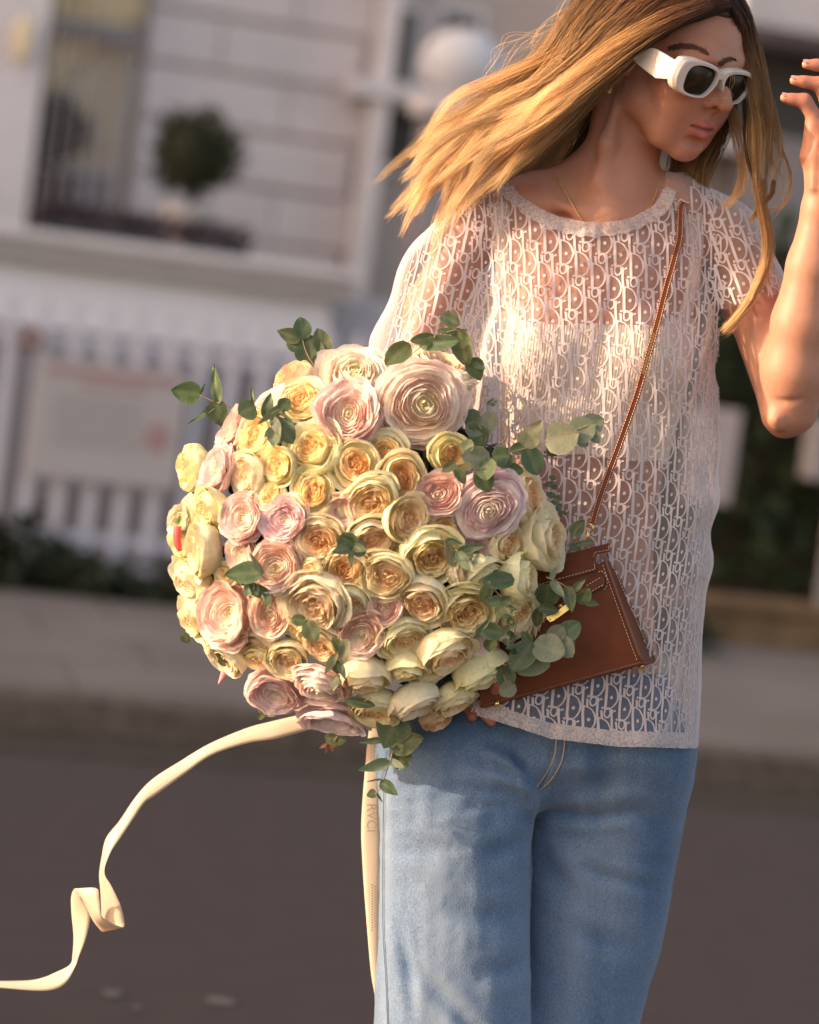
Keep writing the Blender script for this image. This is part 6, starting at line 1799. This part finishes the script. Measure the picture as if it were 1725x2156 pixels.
sprig([(1040, 967), (1072, 954), (1109, 944), (1153, 929), (1215, 905), (1250, 890)], [((1105, 940), (1140, 884), 42, 'ps'), ((1150, 932), (1220, 912), 68, 'rs', 15), ((1200, 915), (1256, 893), 56, 'rs'), ((1225, 905), (1273, 880), 46, 'rs', -10), ((1243, 905), (1262, 934), 24, 'rs'), ((1112, 944), (1132, 1001), 48, 'rg'), ((1076, 950), (1112, 938), 26, 'rg'), ((1160, 935), (1172, 960), 34, 'rg', -14), ((1215, 925), (1240, 938), 22, 'rs', -12)], w=290)
sprig([(960, 1000), (1000, 985), (1040, 967), (1075, 990)], [cl((1002, 964), 58, 48, 190, 'rs', 20), ((1020, 965), (1026, 1012), 44, 'rg', 25), ((1038, 962), (1075, 960), 42, 'rg', 10), cl((1020, 1012), 52, 42, 60, 'rg', 5), cl((1084, 990), 38, 28, 10, 'rg'), cl((985, 938), 30, 26, -60, 'rs'), cl((970, 1002), 40, 22, 60, 'rg'), cl((1062, 968), 34, 28, -60), cl((945, 985), 34, 20, 150), cl((1074, 962), 13, 11, 30), cl((1080, 972), 12, 10, 80)], lift=52)
sprig([(1150, 1005), (1160, 1030), (1172, 1055), (1186, 1082)], [cl((1163, 1006), 16, 10, 200), cl((1156, 1020), 20, 11, 160), cl((1168, 1026), 16, 10, 30), cl((1160, 1042), 20, 13, 190), cl((1174, 1048), 18, 10, 10), cl((1164, 1060), 16, 12, 150), cl((1178, 1066), 14, 10, 20), cl((1180, 1078), 18, 9, 80), cl((1188, 1080), 12, 8, 40), cl((1170, 1072), 13, 9, 170)], w=225, rad=1.2)
sprig([(1195, 1150), (1208, 1130), (1215, 1110)], [((1205, 1126), (1231, 1094), 30, 'pg'), ((1212, 1148), (1254, 1139), 13, 'pg'), ((1200, 1150), (1225, 1158), 16, 'pg')], w=265)
sprig([(700, 1185), (735, 1162), (742, 1140)], [((738, 1152), (696, 1163), 22, 'pg', 25), ((735, 1155), (726, 1120), 44, 'rg'), ((744, 1150), (774, 1160), 18, 'pg', 10), ((738, 1160), (742, 1200), 12, 'pg', 30), ((745, 1145), (712, 1128), 22, 'pg', 10), ((742, 1165), (765, 1140), 40, 'rg', -10)], lift=34)
sprig([(925, 1130), (950, 1150), (985, 1165)], [((962, 1164), (998, 1208), 24, 'ps', 20), ((966, 1160), (1023, 1148), 18, 'pg'), cl((1010, 1177), 30, 21, 10, 'rs', 20), ((952, 1190), (936, 1134), 14, 'ps', 20), ((940, 1138), (975, 1145), 14, 'pg')], lift=46)
sprig([(1080, 1360), (1084, 1320), (1078, 1290), (1060, 1262), (1040, 1240), (1030, 1225)], [cl((1047, 1223), 68, 37, 175, 'rg', 10), cl((1022, 1250), 32, 28, 110), cl((1046, 1268), 44, 28, 170, 'rg', 10), cl((1066, 1264), 28, 20, -40), cl((1038, 1330), 52, 36, 10), cl((1032, 1358), 30, 28, 90), cl((1012, 1325), 50, 10, 130, 'pg')] + [cl((1074 + 9 * math.sin(k * 2.1), 1280 + k * 9), 18, 12, k * 97, 'rg', 12) for k in range(11)], lift=58, rad=1.8)
sprig([(1150, 1215), (1180, 1228), (1205, 1245), (1236, 1266)], [((1162, 1224), (1190, 1260), 18, 'ps', 20), ((1160, 1220), (1172, 1192), 12, 'ps'), ((1196, 1236), (1205, 1290), 27, 'pg', 10), ((1204, 1246), (1234, 1218), 15, 'pg'), cl((1232, 1254), 36, 28, -60, 'rg', 6), ((1230, 1266), (1263, 1274), 17, 'pg'), cl((1152, 1255), 48, 50, 100, 'rg', -20), cl((1156, 1283), 44, 22, 10, 'rg', -10), cl((1220, 1262), 26, 14, 60)], w=310)
sprig([(1090, 1400), (1120, 1385), (1160, 1362), (1196, 1340)], [cl((1158, 1367), 68, 62, 20, 'rs', 20), cl((1202, 1326), 52, 42, -40, 'rg'), cl((1190, 1364), 52, 40, 50, 'rs', 10), cl((1168, 1338), 50, 36, 140, 'rs'), cl((1202, 1352), 26, 20, 60, 'rs'), cl((1098, 1384), 74, 52, 125, 'rg', 20), cl((1122, 1404), 74, 36, 160, 'rs', 5), cl((1112, 1350), 44, 20, 60, 'rg'), cl((1132, 1300), 40, 24, 100, 'rg', -20)], w=300)
sprig([(1050, 1400), (1062, 1425), (1072, 1450)], [cl((1066, 1428), 50, 40, 80, 'rg'), cl((1068, 1452), 38, 34, 150, 'rs', 8), cl((1052, 1408), 34, 22, 60)], w=290)
sprig([(585, 1225), (556, 1215), (545, 1205)], [((548, 1206), (472, 1211), 50, 'pg', 15), ((553, 1208), (524, 1162), 13, 'ps', 20), cl((525, 1240), 36, 24, 110), cl((537, 1242), 32, 18, 70, 'rg', 8), ((566, 1250), (562, 1286), 16, 'pg', 15), cl((548, 1246), 60, 26, 20, 'rg', -16), ((548, 1250), (556, 1268), 9, 'pg', 10)], lift=40)
sprig([(470, 1350), (455, 1332), (440, 1300), (434, 1290)], [cl((434, 1303), 42, 28, 80), cl((436, 1333), 36, 32, 170, 'rg', 8), cl((455, 1330), 44, 9, 60, 'pg', 10), cl((477, 1378), 46, 38, 30), cl((463, 1362), 26, 12, 90), cl((468, 1396), 22, 10, 40), cl((391, 1344), 24, 22, 60)], w=230)
sprig([(650, 1300), (640, 1308)], [cl((632, 1306), 34, 24, 10), cl((657, 1331), 48, 38, 70, 'rg', 6)], lift=46)
sprig([(722, 1350), (716, 1390), (706, 1430)], [cl((725, 1374), 56, 24, 100, 'rs', 6), ((706, 1378), (684, 1420), 17, 'ps', 12), ((715, 1395), (728, 1432), 14, 'ps', 8), ((706, 1424), (702, 1456), 18, 'ps', 14), cl((710, 1405), 30, 22, 80), cl((712, 1360), 40, 18, 60)], lift=50)
sprig([(780, 1470), (757, 1482)], [cl((760, 1480), 64, 22, 10, 'rg')], lift=30)
sprig([(570, 1500), (556, 1490), (550, 1480)], [cl((549, 1476), 34, 24, 200, 'rg'), cl((558, 1496), 32, 26, 60, 'rs'), cl((574, 1498), 26, 22, -20, 'rs'), cl((550, 1506), 22, 16, 120)], w=110)
redsp = sprig([(720, 1530), (710, 1552), (694, 1568)], [cl((708, 1556), 46, 28, 10)] + [((692, 1566), (692 + 22 * math.cos(a), 1566 + 22 * math.sin(a)), 9, 'pg') for a in (.3, 1.1, 1.9, 2.7, -.5)], w=120)
for c_ in list(redsp.children)[1:]: c_.color = (2.6, .8, 1.0, 1)
sprig([(838, 1500), (832, 1560), (822, 1600), (806, 1648), (790, 1674)], [((838, 1508), (808, 1576), 76, 'pg', 15), ((825, 1572), (893, 1552), 52, 'pg', 5), cl((846, 1596), 52, 40, 110, 'rg', -20), ((818, 1604), (754, 1622), 25, 'ps', 12), ((820, 1602), (853, 1616), 16, 'ps', 10), ((803, 1646), (838, 1674), 26, 'pg', 10), ((806, 1641), (771, 1646), 5, 'ps'), ((792, 1668), (772, 1676), 20, 'pg'), ((810, 1558), (754, 1563), 14, 'ps'), ((794, 1670), (806, 1690), 5, 'pg')], w=232)

# ------------------------------------------------------------------ ribbons
m_rib = mat("cream_satin_ribbon", (.72, .62, .51), .4, .4)
t = N(m_rib, "BsdfTranslucent"); t.inputs[0].default_value = (.85, .68, .45, 1); mx = N(m_rib, "MixShader"); mx.inputs[0].default_value = .4
LK(m_rib, PB(m_rib).outputs[0], mx.inputs[1]); LK(m_rib, t.outputs[0], mx.inputs[2]); LK(m_rib, mx.outputs[0], m_rib.node_tree.nodes["Material Output"].inputs[0])
def ribbon(rows, n, name, m, lab=None, par=None):
    rows = np.array(rows, float); Lf = spline(rows[:, :3], n); Rt = spline(rows[:, 3:], n)
    V = []
    for f in (0, .25, .5, .75, 1): V.append(Lf * (1 - f) + Rt * f + np.array([0, 0, 3 * math.sin(math.pi * f)]))
    V = np.concatenate(V); Fc = [(k * n + i, k * n + i + 1, (k + 1) * n + i + 1, (k + 1) * n + i) for k in range(4) for i in range(n - 1)]
    o = mk(name, V, Fc, m, par or bq, px=True)
    sd_ = o.modifiers.new("thick", 'SOLIDIFY'); sd_.thickness = .0002
    if lab: o['label'] = lab
    return o, Lf, Rt
rows = [(700, 1488, 60, 704, 1520, 60), (630, 1505, 40, 632, 1542, 44), (575, 1518, 30, 577, 1556, 40), (519, 1533, 20, 521, 1565, 30), (441, 1566, 10, 446, 1590, 20), (384, 1600, 0, 388, 1630, 10), (322, 1640, -5, 328, 1674, 5),
        (286, 1678, -5, 305, 1690, 5), (252, 1728, 0, 281, 1724, 10), (224, 1764, 5, 254, 1764, 20), (214, 1806, 10, 233, 1795, 25), (209, 1842, 10, 220, 1836, 30),
        (212, 1880, -4, 236, 1868, 36), (214, 1935, -12, 256, 1912, 40), (216, 1960, 0, 262, 1948, 36), (212, 1958, 30, 252, 1950, 70), (196, 1938, 60, 216, 1930, 96), (176, 1898, 70, 210, 1895, 98), (162, 1876, 60, 206, 1872, 90),
        (156, 1872, 40, 186, 1870, 60), (150, 1890, 20, 172, 1890, 40), (151, 1925, 10, 190, 1925, 34), (155, 1970, 5, 181, 1975, 30), (153, 2010, 5, 166, 2014, 26), (148, 2030, 10, 158, 2036, 30), (122, 2045, 14, 136, 2072, 34), (75, 2062, 14, 95, 2086, 30), (0, 2065, 10, 2, 2080, 24), (-60, 2062, 10, -58, 2076, 24)]
ribbon(rows, 260, "ribbon", m_rib, "long cream ribbon blown out to the left with a twist")
rows = [(790, 1490, 20, 812, 1490, 24), (778, 1530, 14, 806, 1532, 20), (768, 1629, 10, 800, 1632, 14), (761, 1733, 4, 803, 1735, 4), (763, 1811, -2, 802, 1813, 0), (770, 1915, -8, 800, 1918, -8), (781, 2044, -12, 800, 2046, -12), (790, 2100, -14, 806, 2105, -14), (802, 2200, -16, 822, 2200, -16)]
rb, Lf, Rt = ribbon(rows, 90, "ribbon", m_rib, "cream ribbon with grey lettering hanging beside the jeans")
m_ink = mat("grey_ink", (.30, .25, .20), .6)
ex = wdir((0, 1, 0)); ey = wdir((1, 0, 0))
text3("RVCI", W((782, 1722, 14)), ex, ey, .0160, m_ink, rb, "ribbon_lettering")
text3("MAISON DE FLEURS", W((787, 1905, 4)), ex, ey, .0056, m_ink, rb, "ribbon_lettering") if False else None
for dx, n_ in ((784, 9), (790, 8)):
    b = MB(); 
    for k in range(n_ * 2):
        y0 = 1862 + k * 5.6 + (3 if dx == 790 else 0); a_ = W((dx - 1.4, y0, 6)); 
        b.add([W((dx - 1.4, y0, 5)), W((dx + 1.4, y0, 5)), W((dx + 1.4, y0 + 3.2, 5)), W((dx - 1.4, y0 + 3.2, 5))], [(0, 1, 2, 3)])
    o = b.build("small_print", m_ink, rb); tag(o, kind='stuff')
m_pinkr = mat("coral_ribbon", (.72, .10, .10), .4, .4)
m_pinkr2 = mat("pink_ribbon", (.85, .25, .28), .4, .4)
ribbon([(366, 1108, 250, 383, 1108, 250), (365, 1130, 252, 381, 1130, 252), (368, 1150, 250, 383, 1152, 250), (376, 1162, 246, 384, 1160, 246)], 16, "ribbon", m_pinkr, "short coral red ribbon end among the left roses")
ribbon([(384, 1056, 222, 392, 1064, 222), (400, 1046, 228, 410, 1056, 228), (414, 1036, 230, 424, 1046, 230)], 12, "ribbon", m_pinkr2)
ribbon([(476, 1384, 190, 492, 1388, 190), (470, 1400, 190, 486, 1406, 190), (463, 1424, 190, 474, 1428, 190), (459, 1440, 190, 461, 1441, 190)], 16, "ribbon", m_pinkr2, "loose pink ribbon end below the lower left roses")
# gathered stems gripped by the hidden hand
b = MB()
for k in range(16):
    a = GRG.uniform(0, 6.28); r_ = GRG.uniform(0, 26)
    b.add(*tube([W((880 + 60 * math.cos(a), 1330 + 40 * math.sin(a), 60)), W((955 + r_ * math.cos(a), 1400 + r_ * .4 * math.sin(a), 30 + r_ * math.sin(a))), W((1010 + r_ * 1.6 * math.cos(a), 1480, -6 + r_ * math.sin(a)))], .0022, 6))
b.build("stem_bundle", m_sep, bq, smooth=True)
